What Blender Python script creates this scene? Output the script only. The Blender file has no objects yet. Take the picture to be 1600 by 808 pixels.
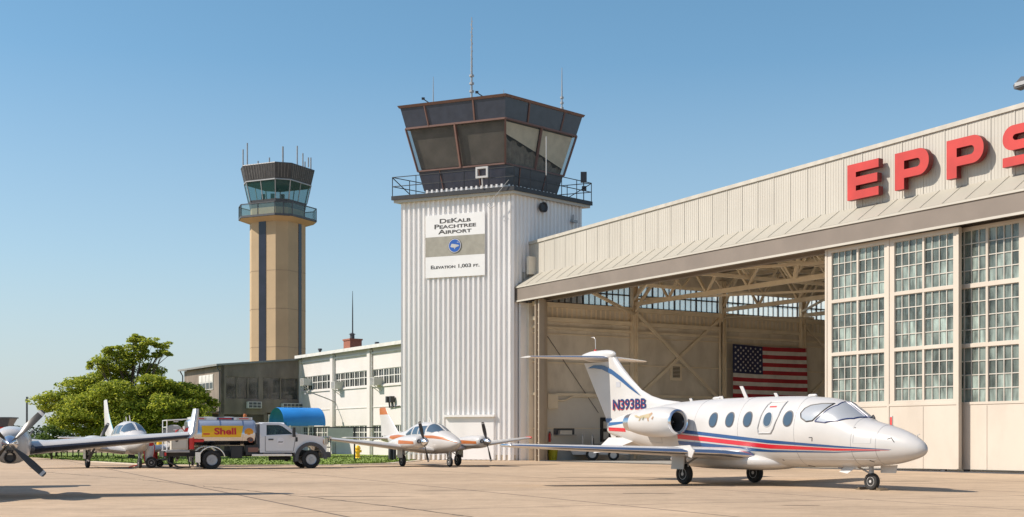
import bpy, bmesh, math, random
from math import sin, cos, pi, radians, atan2, hypot, sqrt, asin
from mathutils import Vector, Matrix, geometry
random.seed(7)
SC = bpy.context.scene
COL = SC.collection
# ------------------------------------------------------------------ camera, world, sun, exposure
FPX, HOR, EYE = 2000.0, 686.0, 1.33
cam_d = bpy.data.cameras.new('camera'); cam = bpy.data.objects.new('camera', cam_d); COL.objects.link(cam)
cam.location = (0, 0, EYE); cam.rotation_euler = (pi/2, 0, 0)
cam_d.sensor_width = 36; cam_d.lens = 36*FPX/1600; cam_d.shift_y = (HOR-404)/1600
cam_d.clip_start = 0.1; cam_d.clip_end = 9000
SC.camera = cam
SUN_EL, SUN_AZ = 42.0, 4.0          # elevation; degrees the sun stands on the camera's side of due left
W = bpy.data.worlds.new('World'); SC.world = W; W.use_nodes = True
nt = W.node_tree; nt.nodes.clear()
wo = nt.nodes.new('ShaderNodeOutputWorld'); bg = nt.nodes.new('ShaderNodeBackground'); sk = nt.nodes.new('ShaderNodeTexSky')
sk.sky_type = 'NISHITA'; sk.sun_disc = False; sk.sun_elevation = radians(SUN_EL)
sk.sun_rotation = radians(270-SUN_AZ)
sk.altitude = 300; sk.air_density = .95; sk.dust_density = .6; sk.ozone_density = 1.0
# summer haze: the lower sky is paler and greyer, the band above it a little more cyan
tcw = nt.nodes.new('ShaderNodeTexCoord'); sx_ = nt.nodes.new('ShaderNodeSeparateXYZ'); nt.links.new(tcw.outputs['Generated'], sx_.inputs[0])
def wramp(st):
    r = nt.nodes.new('ShaderNodeValToRGB'); nt.links.new(sx_.outputs['Z'], r.inputs[0]); e = r.color_ramp.elements
    while len(e) < len(st): e.new(.5)
    for k, (p, c) in enumerate(st): e[k].position = p; e[k].color = (*c, 1)
    return r.outputs[0]
tn = nt.nodes.new('ShaderNodeMix'); tn.data_type = 'RGBA'; tn.blend_type = 'MULTIPLY'; tn.inputs[0].default_value = 1
nt.links.new(wramp([(0, (.95, .97, 1)), (.12, (.84, .99, 1.0)), (.33, (.74, 1.0, 1.0)), (.62, (1, 1, 1))]), tn.inputs[7])
hz = nt.nodes.new('ShaderNodeMix'); hz.data_type = 'RGBA'; hz.inputs[7].default_value = (3.65, 4.1, 4.4, 1)
nt.links.new(wramp([(0, (.9,)*3), (.05, (.68,)*3), (.14, (.30,)*3), (.28, (0,)*3)]), hz.inputs[0])
nt.links.new(sk.outputs[0], tn.inputs[6]); nt.links.new(tn.outputs[2], hz.inputs[6]); nt.links.new(hz.outputs[2], bg.inputs[0]); bg.inputs[1].default_value = 0.108
nt.links.new(bg.outputs[0], wo.inputs[0])
sd = bpy.data.lights.new('sun', 'SUN'); sun = bpy.data.objects.new('sun', sd); COL.objects.link(sun)
sd.energy = 4.4; sd.angle = radians(0.55); sd.color = (1.0, 0.905, 0.80)
sv = Vector((-cos(radians(SUN_AZ))*cos(radians(SUN_EL)), -sin(radians(SUN_AZ))*cos(radians(SUN_EL)), sin(radians(SUN_EL))))
sun.rotation_euler = sv.to_track_quat('Z', 'Y').to_euler(); sun.location = sv*200
VS = SC.view_settings; VS.view_transform = 'Standard'; VS.look = 'None'; VS.gamma = 1; VS.use_curve_mapping = False
VS.exposure = 0.45
SC.cycles.max_bounces = 14; SC.cycles.diffuse_bounces = 8; SC.cycles.transparent_max_bounces = 12
# ------------------------------------------------------------------ helpers: pixel -> place
EYEV = Vector((0, 0, EYE))
def hit(px, py, P0, N):
    r = Vector(((px-800)/FPX, 1, (HOR-py)/FPX)); t = (P0-EYEV).dot(N)/r.dot(N); return EYEV+r*t
def gnd(px, py): return hit(px, py, Vector((0, 0, 0)), Vector((0, 0, 1)))
def at(px, py, Z): return Vector(((px-800)/FPX*Z, Z, EYE+(HOR-py)/FPX*Z))
# ------------------------------------------------------------------ helpers: materials
def srgb(r, g, b):
    f = lambda c: (c/12.92 if c <= .04045 else ((c+.055)/1.055)**2.4)
    return (f(r/255), f(g/255), f(b/255))
def M(name, col, rough=.5, metal=0., var=.10, scale=2.5, bump=0., bscale=30., coat=0., spec=.5, stretch=(1, 1, 1), stain=0., sscale=.6):
    m = bpy.data.materials.new(name); m.use_nodes = True; t = m.node_tree; N = t.nodes; L = t.links
    p = N['Principled BSDF']; p.inputs['Roughness'].default_value = rough; p.inputs['Metallic'].default_value = metal
    p.inputs['Coat Weight'].default_value = coat; p.inputs['Specular IOR Level'].default_value = spec
    tc = N.new('ShaderNodeTexCoord'); mp = N.new('ShaderNodeMapping'); L.new(tc.outputs['Object'], mp.inputs[0])
    mp.inputs['Scale'].default_value = stretch
    n = N.new('ShaderNodeTexNoise'); n.inputs['Scale'].default_value = scale; n.inputs['Detail'].default_value = 6
    L.new(mp.outputs[0], n.inputs['Vector'])
    r = N.new('ShaderNodeValToRGB'); L.new(n.outputs['Fac'], r.inputs[0])
    r.color_ramp.elements[0].position = .32; r.color_ramp.elements[1].position = .68
    r.color_ramp.elements[0].color = (*[c*(1-var) for c in col], 1); r.color_ramp.elements[1].color = (*[min(1, c*(1+var)) for c in col], 1)
    out = r.outputs[0]
    if stain:
        n2 = N.new('ShaderNodeTexNoise'); n2.inputs['Scale'].default_value = sscale; n2.inputs['Detail'].default_value = 8; n2.inputs['Roughness'].default_value = .65
        L.new(mp.outputs[0], n2.inputs['Vector'])
        r2 = N.new('ShaderNodeValToRGB'); L.new(n2.outputs['Fac'], r2.inputs[0])
        r2.color_ramp.elements[0].position = .42; r2.color_ramp.elements[1].position = .72
        r2.color_ramp.elements[0].color = (0, 0, 0, 1); r2.color_ramp.elements[1].color = (stain, stain, stain, 1)
        mx = N.new('ShaderNodeMix'); mx.data_type = 'RGBA'; L.new(r2.outputs[0], mx.inputs[0]); L.new(out, mx.inputs[6])
        mx.inputs[7].default_value = (col[0]*.45, col[1]*.40, col[2]*.34, 1); out = mx.outputs[2]
    L.new(out, p.inputs['Base Color'])
    if bump:
        nb = N.new('ShaderNodeTexNoise'); nb.inputs['Scale'].default_value = bscale; nb.inputs['Detail'].default_value = 4
        L.new(mp.outputs[0], nb.inputs['Vector']); b = N.new('ShaderNodeBump'); b.inputs['Strength'].default_value = bump; b.inputs['Distance'].default_value = .02
        L.new(nb.outputs['Fac'], b.inputs['Height']); L.new(b.outputs[0], p.inputs['Normal'])
    return m
def glass(name, tint, clear=.5, rough=.03, var=0., vs=(1, 1, .15), vscale=4., thru=(.80, .90, .90)):
    """a pane: part see-through (tinted), part mirror"""
    m = bpy.data.materials.new(name); m.use_nodes = True; t = m.node_tree; N = t.nodes; L = t.links
    p = N['Principled BSDF']; p.inputs['Base Color'].default_value = (*tint, 1); p.inputs['Roughness'].default_value = rough; p.inputs['Specular IOR Level'].default_value = .8
    if var:
        tc = N.new('ShaderNodeTexCoord'); mp = N.new('ShaderNodeMapping'); mp.inputs['Scale'].default_value = vs; L.new(tc.outputs['Object'], mp.inputs[0])
        n = N.new('ShaderNodeTexNoise'); n.inputs['Scale'].default_value = vscale; n.inputs['Detail'].default_value = 5; L.new(mp.outputs[0], n.inputs['Vector'])
        r = N.new('ShaderNodeValToRGB'); L.new(n.outputs['Fac'], r.inputs[0]); r.color_ramp.elements[0].position = .35; r.color_ramp.elements[1].position = .66
        r.color_ramp.elements[0].color = (*[c*(1-var) for c in tint], 1); r.color_ramp.elements[1].color = (*[min(1, c*(1+var)) for c in tint], 1)
        L.new(r.outputs[0], p.inputs['Base Color'])
    tr = N.new('ShaderNodeBsdfTransparent'); tr.inputs[0].default_value = (*thru, 1)
    mx = N.new('ShaderNodeMixShader'); mx.inputs[0].default_value = clear
    L.new(p.outputs[0], mx.inputs[1]); L.new(tr.outputs[0], mx.inputs[2]); L.new(mx.outputs[0], N['Material Output'].inputs[0])
    return m
# ------------------------------------------------------------------ helpers: meshes
def rz(a): return Matrix.Rotation(a, 4, 'Z')
class MB:
    def __init__(s): s.v = []; s.f = []; s.m = []; s.sm = []
    def add(s, vs, fs, mat=0, smooth=False):
        o = len(s.v); s.v += [tuple(v) for v in vs]
        for i, f in enumerate(fs):
            s.f.append([o+k for k in f]); s.m.append(mat[i] if isinstance(mat, (list, tuple)) else mat); s.sm.append(smooth)
    def bx(s, x0, x1, y0, y1, z0, z1, mat=0, T=None):
        vs = [Vector((x, y, z)) for z in (z0, z1) for y in (y0, y1) for x in (x0, x1)]
        if T is not None: vs = [T @ v for v in vs]
        s.add(vs, [(0, 2, 3, 1), (4, 5, 7, 6), (0, 1, 5, 4), (2, 6, 7, 3), (0, 4, 6, 2), (1, 3, 7, 5)], mat); return s
    def bar(s, a, b, w, h=None, mat=0):
        a, b = Vector(a), Vector(b); h = h or w; d = (b-a).normalized()
        u = d.cross(Vector((0, 0, 1))); u = u.normalized() if u.length > 1e-4 else Vector((1, 0, 0)); v = u.cross(d)
        vs = [p+u*(i*w/2)+v*(j*h/2) for p in (a, b) for i, j in ((-1, -1), (1, -1), (1, 1), (-1, 1))]
        s.add(vs, [(3, 2, 1, 0), (4, 5, 6, 7), (0, 1, 5, 4), (1, 2, 6, 5), (2, 3, 7, 6), (3, 0, 4, 7)], mat); return s
    def loft(s, rings, mat=0, cap=True, smooth=True, closed=True, matf=None):
        n = len(rings[0]); vs = [v for r in rings for v in r]; fs = []; ms = []
        for i in range(len(rings)-1):
            for k in range(n if closed else n-1):
                k2 = (k+1) % n; fs.append((i*n+k, i*n+k2, (i+1)*n+k2, (i+1)*n+k)); ms.append(matf(i, k) if matf else mat)
        s.add(vs, fs, ms, smooth)
        if cap:
            s.add(rings[0], [tuple(range(n))[::-1]], mat); s.add(rings[-1], [tuple(range(n))], mat)
        return s
    def tube(s, pts, r, n=8, mat=0, cap=True):
        pts = [Vector(p) for p in pts]; rr = r if isinstance(r, (list, tuple)) else [r]*len(pts); rings = []
        for i, p in enumerate(pts):
            d = (pts[min(i+1, len(pts)-1)]-pts[max(i-1, 0)]).normalized()
            u = d.cross(Vector((0, 0, 1))); u = u.normalized() if u.length > 1e-3 else d.cross(Vector((0, 1, 0))).normalized(); v = d.cross(u)
            rings.append([p+u*(rr[i]*cos(2*pi*k/n))+v*(rr[i]*sin(2*pi*k/n)) for k in range(n)])
        return s.loft(rings, mat, cap)
    def lathe(s, prof, o=(0, 0, 0), ax=(1, 0, 0), n=20, mat=0, cap=True):
        """prof: (distance along axis, radius[, material])"""
        o, ax = Vector(o), Vector(ax).normalized(); u = ax.cross(Vector((0, 0, 1))); u = u.normalized() if u.length > 1e-3 else Vector((1, 0, 0)); v = ax.cross(u)
        rings = [[o+ax*p[0]+u*(max(p[1], 1e-4)*cos(2*pi*k/n))+v*(max(p[1], 1e-4)*sin(2*pi*k/n)) for k in range(n)] for p in prof]
        return s.loft(rings, mat, cap, True, True, (lambda i, k: prof[i][2] if len(prof[i]) > 2 else mat))
    def prism(s, poly, fa, fb, mat=0, holes=(), side=None):
        """2-D polygon with holes; fa / fb map (u, v) to the two end faces"""
        loops = [list(poly)]+[list(h) for h in holes]; tris = geometry.tessellate_polygon([[Vector((u, v, 0)) for u, v in l] for l in loops])
        flat = [p for l in loops for p in l]; n = len(flat); vs = [fa(*p) for p in flat]+[fb(*p) for p in flat]
        s.add(vs, [t for t in tris]+[tuple(n+i for i in t[::-1]) for t in tris], mat)
        fs = []; o = 0
        for l in loops:
            k = len(l); fs += [(o+i, o+(i+1) % k, n+o+(i+1) % k, n+o+i) for i in range(k)]; o += k
        s.add(vs, fs, mat if side is None else side); return s
    def xz(s, poly, y0, y1, mat=0, holes=(), side=None): return s.prism(poly, lambda u, v: (u, y0, v), lambda u, v: (u, y1, v), mat, holes, side)
    def yz(s, poly, x0, x1, mat=0, holes=()): return s.prism(poly, lambda u, v: (x0, u, v), lambda u, v: (x1, u, v), mat, holes)
    def xy(s, poly, z0, z1, mat=0, holes=()): return s.prism(poly, lambda u, v: (u, v, z0), lambda u, v: (u, v, z1), mat, holes)
    def build(s, name, mats, parent=None, bevel=0, weld=True, loc=None, rot=None, angle=38):
        me = bpy.data.meshes.new(name); me.from_pydata(s.v, [], s.f)
        for m in (mats if isinstance(mats, (list, tuple)) else [mats]): me.materials.append(m)
        me.polygons.foreach_set('material_index', s.m); me.polygons.foreach_set('use_smooth', s.sm)
        bm = bmesh.new(); bm.from_mesh(me)
        if weld: bmesh.ops.remove_doubles(bm, verts=bm.verts, dist=1e-5)
        bmesh.ops.recalc_face_normals(bm, faces=bm.faces); bm.to_mesh(me); bm.free()
        if any(s.sm): me.set_sharp_from_angle(angle=radians(angle))
        o = bpy.data.objects.new(name, me); COL.objects.link(o)
        if parent is not None: o.parent = parent
        if loc is not None: o.location = loc
        if rot is not None: o.rotation_euler = rot
        if bevel:
            b = o.modifiers.new('bevel', 'BEVEL'); b.width = bevel; b.segments = 2; b.limit_method = 'ANGLE'; b.angle_limit = radians(40)
        return o
def tag(o, label=None, cat=None, group=None, kind=None):
    if label: o['label'] = label
    if cat: o['category'] = cat
    if group: o['group'] = group
    if kind: o['kind'] = kind
    return o
def thing(name, label, cat, loc=(0, 0, 0), rot=0, group=None):
    o = bpy.data.objects.new(name, None); COL.objects.link(o); o.location = loc; o.rotation_euler = (0, 0, rot); o.empty_display_size = .3
    return tag(o, label, cat, group)
def dup(o, parent=None):
    c = o.copy(); COL.objects.link(c)
    if parent is not None: c.parent = parent
    for ch in [k for k in KIDS.get(o.name, [])]: dup(ch, c)
    return c
KIDS = {}
def copy_tree(o, loc, rot, label, group=None):
    KIDS.clear()
    for k in COL.objects:
        if k.parent: KIDS.setdefault(k.parent.name, []).append(k)
    c = dup(o); c.location = loc; c.rotation_euler = (0, 0, rot); c['label'] = label
    if group: c['group'] = group
    return c
def text(name, s, size, mat, parent, o, xd, yd, ext=.004, xs=1., bold=0., align='CENTER', small=False, space=1.):
    cu = bpy.data.curves.new(name, 'FONT'); cu.body = s; cu.size = size; cu.extrude = ext; cu.offset = bold; cu.align_x = align; cu.align_y = 'CENTER'
    cu.space_character = space; cu.resolution_u = 4
    if small:
        cu.small_caps_scale = .74
        for f in cu.body_format: f.use_small_caps = True
    t = bpy.data.objects.new(name+'_curve', cu); COL.objects.link(t)
    dg = bpy.context.evaluated_depsgraph_get(); me = bpy.data.meshes.new_from_object(t.evaluated_get(dg)); bpy.data.objects.remove(t); bpy.data.curves.remove(cu)
    me.name = name; xd, yd = Vector(xd).normalized(), Vector(yd).normalized(); zd = xd.cross(yd)
    mt = Matrix(((xd.x*xs, yd.x, zd.x, o[0]), (xd.y*xs, yd.y, zd.y, o[1]), (xd.z*xs, yd.z, zd.z, o[2]), (0, 0, 0, 1)))
    me.transform(mt); me.materials.clear(); me.materials.append(mat)
    ob = bpy.data.objects.new(name, me); COL.objects.link(ob); ob.parent = parent; return ob
def lerp(a, b, t): return a+(b-a)*t
# ------------------------------------------------------------------ materials
m_white = M('white_paint', (.52, .505, .485), .3, 0, .05, 1.2, coat=.2)
m_cream = M('cream_paint', (.56, .48, .38), .55, 0, .05, .5, bump=.05, stain=.10, sscale=.35)
m_siding = M('white_siding', (.82, .80, .78), .5, 0, .05, .4, stain=.16, sscale=.5, stretch=(1, 1, .25))
m_clad = M('beige_cladding', (.475, .445, .385), .55, 0, .05, .6, stain=.12, sscale=.5, stretch=(1, 1, .4))
m_fascia = M('brown_fascia', (.20, .165, .135), .6, 0, .08, .7, stain=.12)
m_int = M('tan_interior_paint', (.72, .65, .54), .7, 0, .08, .5, stain=.45, sscale=.8, stretch=(1, 1, .5))
m_intlow = M('grey_wall_panel', (.68, .64, .57), .7, 0, .06, .6, stain=.25)
m_steel = M('tan_steel_paint', (.80, .69, .52), .55, 0, .08, 1, stain=.2)
m_black = M('black_metal', (.028, .028, .03), .5, 0, .15, 3)
m_dark = M('dark_grey_metal', (.07, .072, .08), .5, 0, .12, 2)
m_rubber = M('tyre_rubber', (.028, .027, .026), .85, 0, .2, 6)
m_alu = M('polished_metal', (.72, .73, .75), .18, 1, .05, 2)
m_grey = M('grey_metal', (.36, .36, .36), .5, .3, .1, 2)
m_red = M('red_paint', (.62, .03, .025), .4, 0, .06, 2)
m_sign_red = M('sign_red', (.47, .035, .027), .5, 0, .10, 1, stain=.12, sscale=1.5)
m_tip = M('tip_silver', (.60, .60, .60), .32, .35, .05, 2)
m_navy = M('navy_paint', (.012, .03, .12), .3, 0, .05, 2)
m_blue = M('blue_paint', (.02, .085, .27), .3, 0, .05, 2)
m_yellow = M('yellow_paint', (.90, .52, .01), .4, 0, .05, 2)
m_orange = M('orange_paint', (.42, .13, .035), .3, 0, .08, 2)
m_cabglass = glass('tower_cab_glass', (.06, .07, .075), .74, thru=(.96, .95, .92))
m_planeglass = glass('aircraft_glass', (.06, .10, .15), .18, .03)
m_cockpit = glass('cockpit_glass', (.62, .63, .63), .15, .12)  # pale base colours the white glare into the panes
m_cockpit.node_tree.nodes['Principled BSDF'].inputs['Metallic'].default_value = .45
m_blind = M('cream_blind', (.78, .71, .56), .8, 0, .1, 2)
m_brownblind = M('brown_blind', (.11, .10, .088), .8, 0, .25, 1.2)
m_brick = M('red_brick', (.28, .10, .06), .85, 0, .25, 9, bump=.3)
# ------------------------------------------------------------------ ground
HA = Vector((.2, 79.4, 0)); TH = math.atan(1220/2000); HD = Vector((sin(TH), -cos(TH), 0)); HW = Vector((cos(TH), sin(TH), 0)); HROT = atan2(HD.y, HD.x)
def hF(px, py, yo): p = hit(px, py, HA+HW*yo, HW)-HA; return p.dot(HD), p.z
def hW(px, py, xo): p = hit(px, py, HA+HD*xo, HD)-HA; return p.dot(HW), p.z
def concrete():
    m = bpy.data.materials.new('apron_concrete'); m.use_nodes = True; t = m.node_tree; N = t.nodes; L = t.links; p = N['Principled BSDF']
    p.inputs['Roughness'].default_value = .8; p.inputs['Specular IOR Level'].default_value = .25
    tc = N.new('ShaderNodeTexCoord'); mp = N.new('ShaderNodeMapping'); L.new(tc.outputs['Object'], mp.inputs[0]); mp.inputs['Rotation'].default_value = (0, 0, -HROT+radians(8))
    br = N.new('ShaderNodeTexBrick'); br.offset = 0; L.new(mp.outputs[0], br.inputs['Vector'])
    for k, v in (('Scale', 1), ('Mortar Size', .05), ('Mortar Smooth', .3), ('Brick Width', 7.6), ('Row Height', 6.1), ('Bias', 0)): br.inputs[k].default_value = v
    br.inputs['Color1'].default_value = (.52, .385, .26, 1); br.inputs['Color2'].default_value = (.56, .415, .28, 1); br.inputs['Mortar'].default_value = (.20, .15, .11, 1)
    def noise(scale, det, lo, hi, c0, c1, rough=.6, st=(1, 1, 1)):
        q = N.new('ShaderNodeMapping'); q.inputs['Scale'].default_value = st; L.new(tc.outputs['Object'], q.inputs[0])
        n = N.new('ShaderNodeTexNoise'); n.inputs['Scale'].default_value = scale; n.inputs['Detail'].default_value = det; n.inputs['Roughness'].default_value = rough
        L.new(q.outputs[0], n.inputs['Vector'])
        r = N.new('ShaderNodeValToRGB'); L.new(n.outputs['Fac'], r.inputs[0]); e = r.color_ramp.elements
        e[0].position = lo; e[1].position = hi; e[0].color = (c0, c0, c0, 1); e[1].color = (c1, c1, c1, 1); return r.outputs[0]
    out = br.outputs[0]
    for o in (noise(.35, 9, .52, .60, 1, .90, .75, (.25, 1.6, 1)), noise(.12, 7, .35, .7, .82, 1.06), noise(1.7, 8, .35, .68, .86, 1.05), noise(.5, 9, .60, .74, 1, .66, .7, (.35, 1, 1)), noise(14, 3, .3, .7, .9, 1.05)):
        mx = N.new('ShaderNodeMix'); mx.data_type = 'RGBA'; mx.blend_type = 'MULTIPLY'; mx.inputs[0].default_value = 1; L.new(out, mx.inputs[6]); L.new(o, mx.inputs[7]); out = mx.outputs[2]
    L.new(out, p.inputs['Base Color'])
    nb = N.new('ShaderNodeTexNoise'); nb.inputs['Scale'].default_value = 9; nb.inputs['Detail'].default_value = 6; L.new(tc.outputs['Object'], nb.inputs['Vector'])
    b = N.new('ShaderNodeBump'); b.inputs['Strength'].default_value = .25; b.inputs['Distance'].default_value = .02; L.new(nb.outputs['Fac'], b.inputs['Height']); L.new(b.outputs[0], p.inputs['Normal'])
    return m
m_apron = concrete()
m_land = M('dry_land', (.13, .14, .06), .9, 0, .3, .02)
m_grass = M('mown_grass', (.17, .24, .035), .9, 0, .35, .8, bump=.6, bscale=12, stain=.35, sscale=.25)
m_tar = M('joint_sealant', (.07, .055, .045), .8, 0, .2, 2)
m_kerb = M('kerb_concrete', (.55, .47, .36), .8, 0, .1, 2)
def sheet(name, pts, z, mat, label, cat, kind='structure'):
    b = MB(); tr = geometry.tessellate_polygon([[Vector((p[0], p[1], 0)) for p in pts]]); b.add([(p[0], p[1], z) for p in pts], tr)
    o = b.build(name, mat); tag(o, label, cat, None, kind); return o
sheet('ground', [(-4000, -300), (4000, -300), (4000, 6000), (-4000, 6000)], -.012, m_land, 'far open airfield land out to the horizon', 'ground')
sheet('apron', [(-260, -60), (160, -60), (160, 190), (-260, 190)], 0, m_apron, 'tan concrete aircraft apron with slab joints and stains', 'apron')
def gpts(l): return [tuple(gnd(*p)[:2]) for p in l]
edge = gpts([(-260, 712), (40, 714), (150, 721.5), (230, 726), (330, 727.5), (520, 727), (600, 724.5), (648, 720)])
lawn = edge+[(-6.5, 79), (-7.5, 104), (-20, 121), (-27, 117), (-60, 130), (-115, 130)]
sheet('lawn', lawn, .02, m_grass, 'strip of mown green lawn between apron and office building', 'lawn', 'structure')
# ragged turf along the lawn and on it
b = MB()
from mathutils.geometry import intersect_point_tri_2d
ltr = geometry.tessellate_polygon([[Vector((p[0], p[1], 0)) for p in lawn]])
def in_lawn(x, y): return any(intersect_point_tri_2d(Vector((x, y)), *[Vector(lawn[i]) for i in t]) for t in ltr)
R = random.Random(3); n = 0
while n < 9000:
    if n < 3500:
        i = R.randrange(len(edge)-1); t = R.random(); x = lerp(edge[i][0], edge[i+1][0], t); y = lerp(edge[i][1], edge[i+1][1], t)+R.uniform(-.05, .5)
        if x < -42: continue
    else:
        x, y = R.uniform(-40, -6), R.uniform(60, 100)
        if not in_lawn(x, y): continue
    h = R.uniform(.04, .13); a = R.uniform(0, pi); w_ = R.uniform(.03, .09); lx, ly = R.uniform(-.05, .05), R.uniform(-.05, .05)
    b.add([(x-cos(a)*w_, y-sin(a)*w_, .015), (x+cos(a)*w_, y+sin(a)*w_, .015), (x+lx, y+ly, h)], [(0, 1, 2)]); n += 1
tag(b.build('grass_tufts', m_grass, weld=False), 'short grass blades along the lawn edge', 'grass', None, 'stuff')
# kerb strip between apron and lawn, yellow line at the hangar threshold, tarred crack
b = MB()
for i in range(2, 7):
    p, q = Vector((*edge[i], 0)), Vector((*edge[i+1], 0)); d_ = (q-p).normalized(); n_ = Vector((-d_.y, d_.x, 0))
    vs = [p-n_*.5, q-n_*.5, q-n_*.02, p-n_*.02]; b.add([v+Vector((0, 0, z)) for z in (0, .035) for v in vs], [(4, 5, 6, 7), (0, 1, 5, 4), (1, 2, 6, 5), (2, 3, 7, 6), (3, 0, 4, 7)])
tag(b.build('kerb', m_kerb), 'low pale concrete edging between apron and lawn', 'kerb', None, 'structure')
b = MB(); cr = gpts([(60, 737), (110, 741), (160, 745), (215, 749), (262, 754), (330, 761), (400, 768), (520, 781), (640, 795), (760, 812)])
R = random.Random(5); fine = []
for i in range(len(cr)-1):
    for k in range(10): fine.append(Vector((lerp(cr[i][0], cr[i+1][0], k/10)+R.uniform(-.05, .05), lerp(cr[i][1], cr[i+1][1], k/10)+R.uniform(-.09, .09), .004)))
for i in range(len(fine)-1):
    w_ = R.uniform(.02, .08); b.add([fine[i]+Vector((0, -w_, 0)), fine[i+1]+Vector((0, -w_, 0)), fine[i+1]+Vector((0, w_, 0)), fine[i]+Vector((0, w_, 0))], [(0, 1, 2, 3)])
tag(b.build('pavement_crack', m_tar), 'long dark tarred crack running across the apron', 'crack', None, 'structure')
b = MB()
for (x, y, l, w_, a) in [(gnd(1010, 771).x, gnd(1010, 771).y, .9, .1, .1), (gnd(705, 766).x, gnd(705, 766).y, 1.2, .08, .05), (gnd(1250, 790).x, gnd(1250, 790).y, .5, .06, .2), (gnd(880, 752).x, gnd(880, 752).y, 2.2, .12, 0), (gnd(560, 776).x, gnd(560, 776).y, 1.6, .07, .1), (gnd(1405, 752).x, gnd(1405, 752).y, 1.6, .1, .1), (gnd(960, 746).x, gnd(960, 746).y, 3, .2, 0)]:
    k = 14; b.add([(x+cos(2*pi*i/k)*l*R.uniform(.6, 1), y+sin(2*pi*i/k)*w_*R.uniform(.5, 1.5), .005) for i in range(k)], [tuple(range(k))])
tag(b.build('oil_stains', M('oil_stain', (.20, .145, .10), .6, 0, .2, 3)), 'small dark oil spots on the concrete', 'stains', None, 'stuff')

# ------------------------------------------------------------------ hangar
hg = thing('hangar', 'large beige metal hangar with open sliding doors and red letters over the opening', 'hangar', HA, HROT)
XL, XR, DEP = 0.0, 49.0, 39.0       # local: x along the front, y inwards
ptop = lambda x: 13.45+x*.0185
# outer walls
b = MB(); b.bx(.62, .86, .45, DEP, 0, 9.72); b.bx(.62, .86, .45, DEP, 11.5, 12.6)
b.build('side_wall', [m_int], hg)
b = MB(); b.bx(XR-.25, XR, .45, DEP, 0, 13); b.build('end_wall', [m_int], hg)
b = MB(); b.bx(.86, XR-.25, DEP-.25, DEP, 0, 13); b.build('rear_wall', [m_int], hg)
# lower grey sheeting on the side wall, ledge, girts
b = MB(); b.bx(.862, .885, .9, 15.6, 0, 4.05); b.build('wall_sheeting', [m_intlow], hg)
b = MB()
for k in range(100): b.bx(.862, .89, 1.0+k*.37, 1.12+k*.37, 8.9, 9.55)
for z, h, w_ in ((4.12, .16, .2), (8.78, .26, .22), (8.25, .16, .16), (9.68, .28, .26), (2.0, .06, .05), (6.1, .08, .08)): b.bx(.87, .87+w_, .7, DEP-.3, z-h/2, z+h/2)
b.bx(.87, .93, .7, DEP-.3, 7.86, 7.92); b.build('girt', [m_steel], hg)
m_cler = bpy.data.materials.new('frosted_pane'); m_cler.use_nodes = True; _n = m_cler.node_tree.nodes; _k = m_cler.node_tree.links
_t = _n.new('ShaderNodeBsdfTranslucent'); _t.inputs[0].default_value = (.90, .95, .95, 1); _u = _n.new('ShaderNodeBsdfTransparent'); _u.inputs[0].default_value = (.97, .97, .94, 1); _q = _n.new('ShaderNodeMixShader')
_w = _n.new('ShaderNodeTexNoise'); _w.inputs['Scale'].default_value = 1.3; _v = _n.new('ShaderNodeMapRange'); _v.inputs[1].default_value = .3; _v.inputs[2].default_value = .7; _v.inputs[3].default_value = .45; _v.inputs[4].default_value = .9; _k.new(_w.outputs['Fac'], _v.inputs[0]); _k.new(_v.outputs[0], _q.inputs[0])
_k.new(_t.outputs[0], _q.inputs[1]); _k.new(_u.outputs[0], _q.inputs[2]); _k.new(_q.outputs[0], _n['Material Output'].inputs[0])
# clerestory: frame, panes
b = MB()
for z in (9.86, 10.63, 11.42): b.bx(.70, .80, .9, DEP-.3, z-.04, z+.04)
y = .9; k = 0
while y < DEP-.3:
    w_ = .10 if k % 4 == 0 else .03; b.bx(.695, .805, y-w_/2, y+w_/2, 9.72, 11.5); y += .46; k += 1
b.build('clerestory_frame', [m_dark], hg)
b = MB(); b.bx(.745, .755, .9, DEP-.3, 9.75, 11.5); b.build('clerestory_glass', [m_cler], hg)
# columns of the side wall with bracing
for y in (8.35, 15.8, 23.15, 30.6):
    b = MB(); b.bx(.93, 1.28, y-.2, y-.16, 0, 12); b.bx(.93, 1.28, y+.16, y+.2, 0, 12); b.bx(1.08, 1.12, y-.16, y+.16, 0, 12); b.build('column', [m_steel], hg)
for (y0, z0, y1, z1, xx) in ((8.45, 9.5, 15.6, 3.9, 1.16), (15.7, 9.5, 8.5, 3.9, 1.02), (23.2, 9.5, 30.4, 3.9, 1.16), (30.5, 9.5, 23.3, 3.9, 1.02)):
    MB().bar((xx, y0, z0), (xx, y1, z1), .10, .2).build('brace', [m_steel], hg)
MB().tube([(1.0, 1.0, 8.6), (1.0, 5.6, 3.0)], .02, 6).build('cable', [m_dark], hg)
MB().tube([(1.0, 2.3, 3.72), (1.05, 3.0, 3.75), (1.05, 3.6, 4.0), (1.05, 8.2, 4.02)], .06, 8).build('pipe', [m_steel], hg)
MB().tube([(1.35, 15.5, 0.0), (1.35, 15.5, 9.2), (1.35, 15.7, 9.5), (1.35, 16.2, 9.58), (1.35, 24, 9.9)], .075, 8).build('pipe', [m_steel], hg)
MB().bx(.9, 1.35, 1.55, 2.3, 3.2, 4.1).build('wall_box', [m_steel], hg, .01)
b = MB(); b.bx(.88, .97, 11.45, 12.4, 5.2, 6.3); 
b.build('louver_frame', [m_steel], hg); b = MB(); b.bx(.96, .985, 11.63, 12.22, 5.38, 6.12); 
for k in range(8): b.bx(.985, 1.01, 11.63, 12.22, 5.4+k*.09, 5.43+k*.09, 1)
b.build('louver', [m_black, m_steel], hg)
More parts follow.
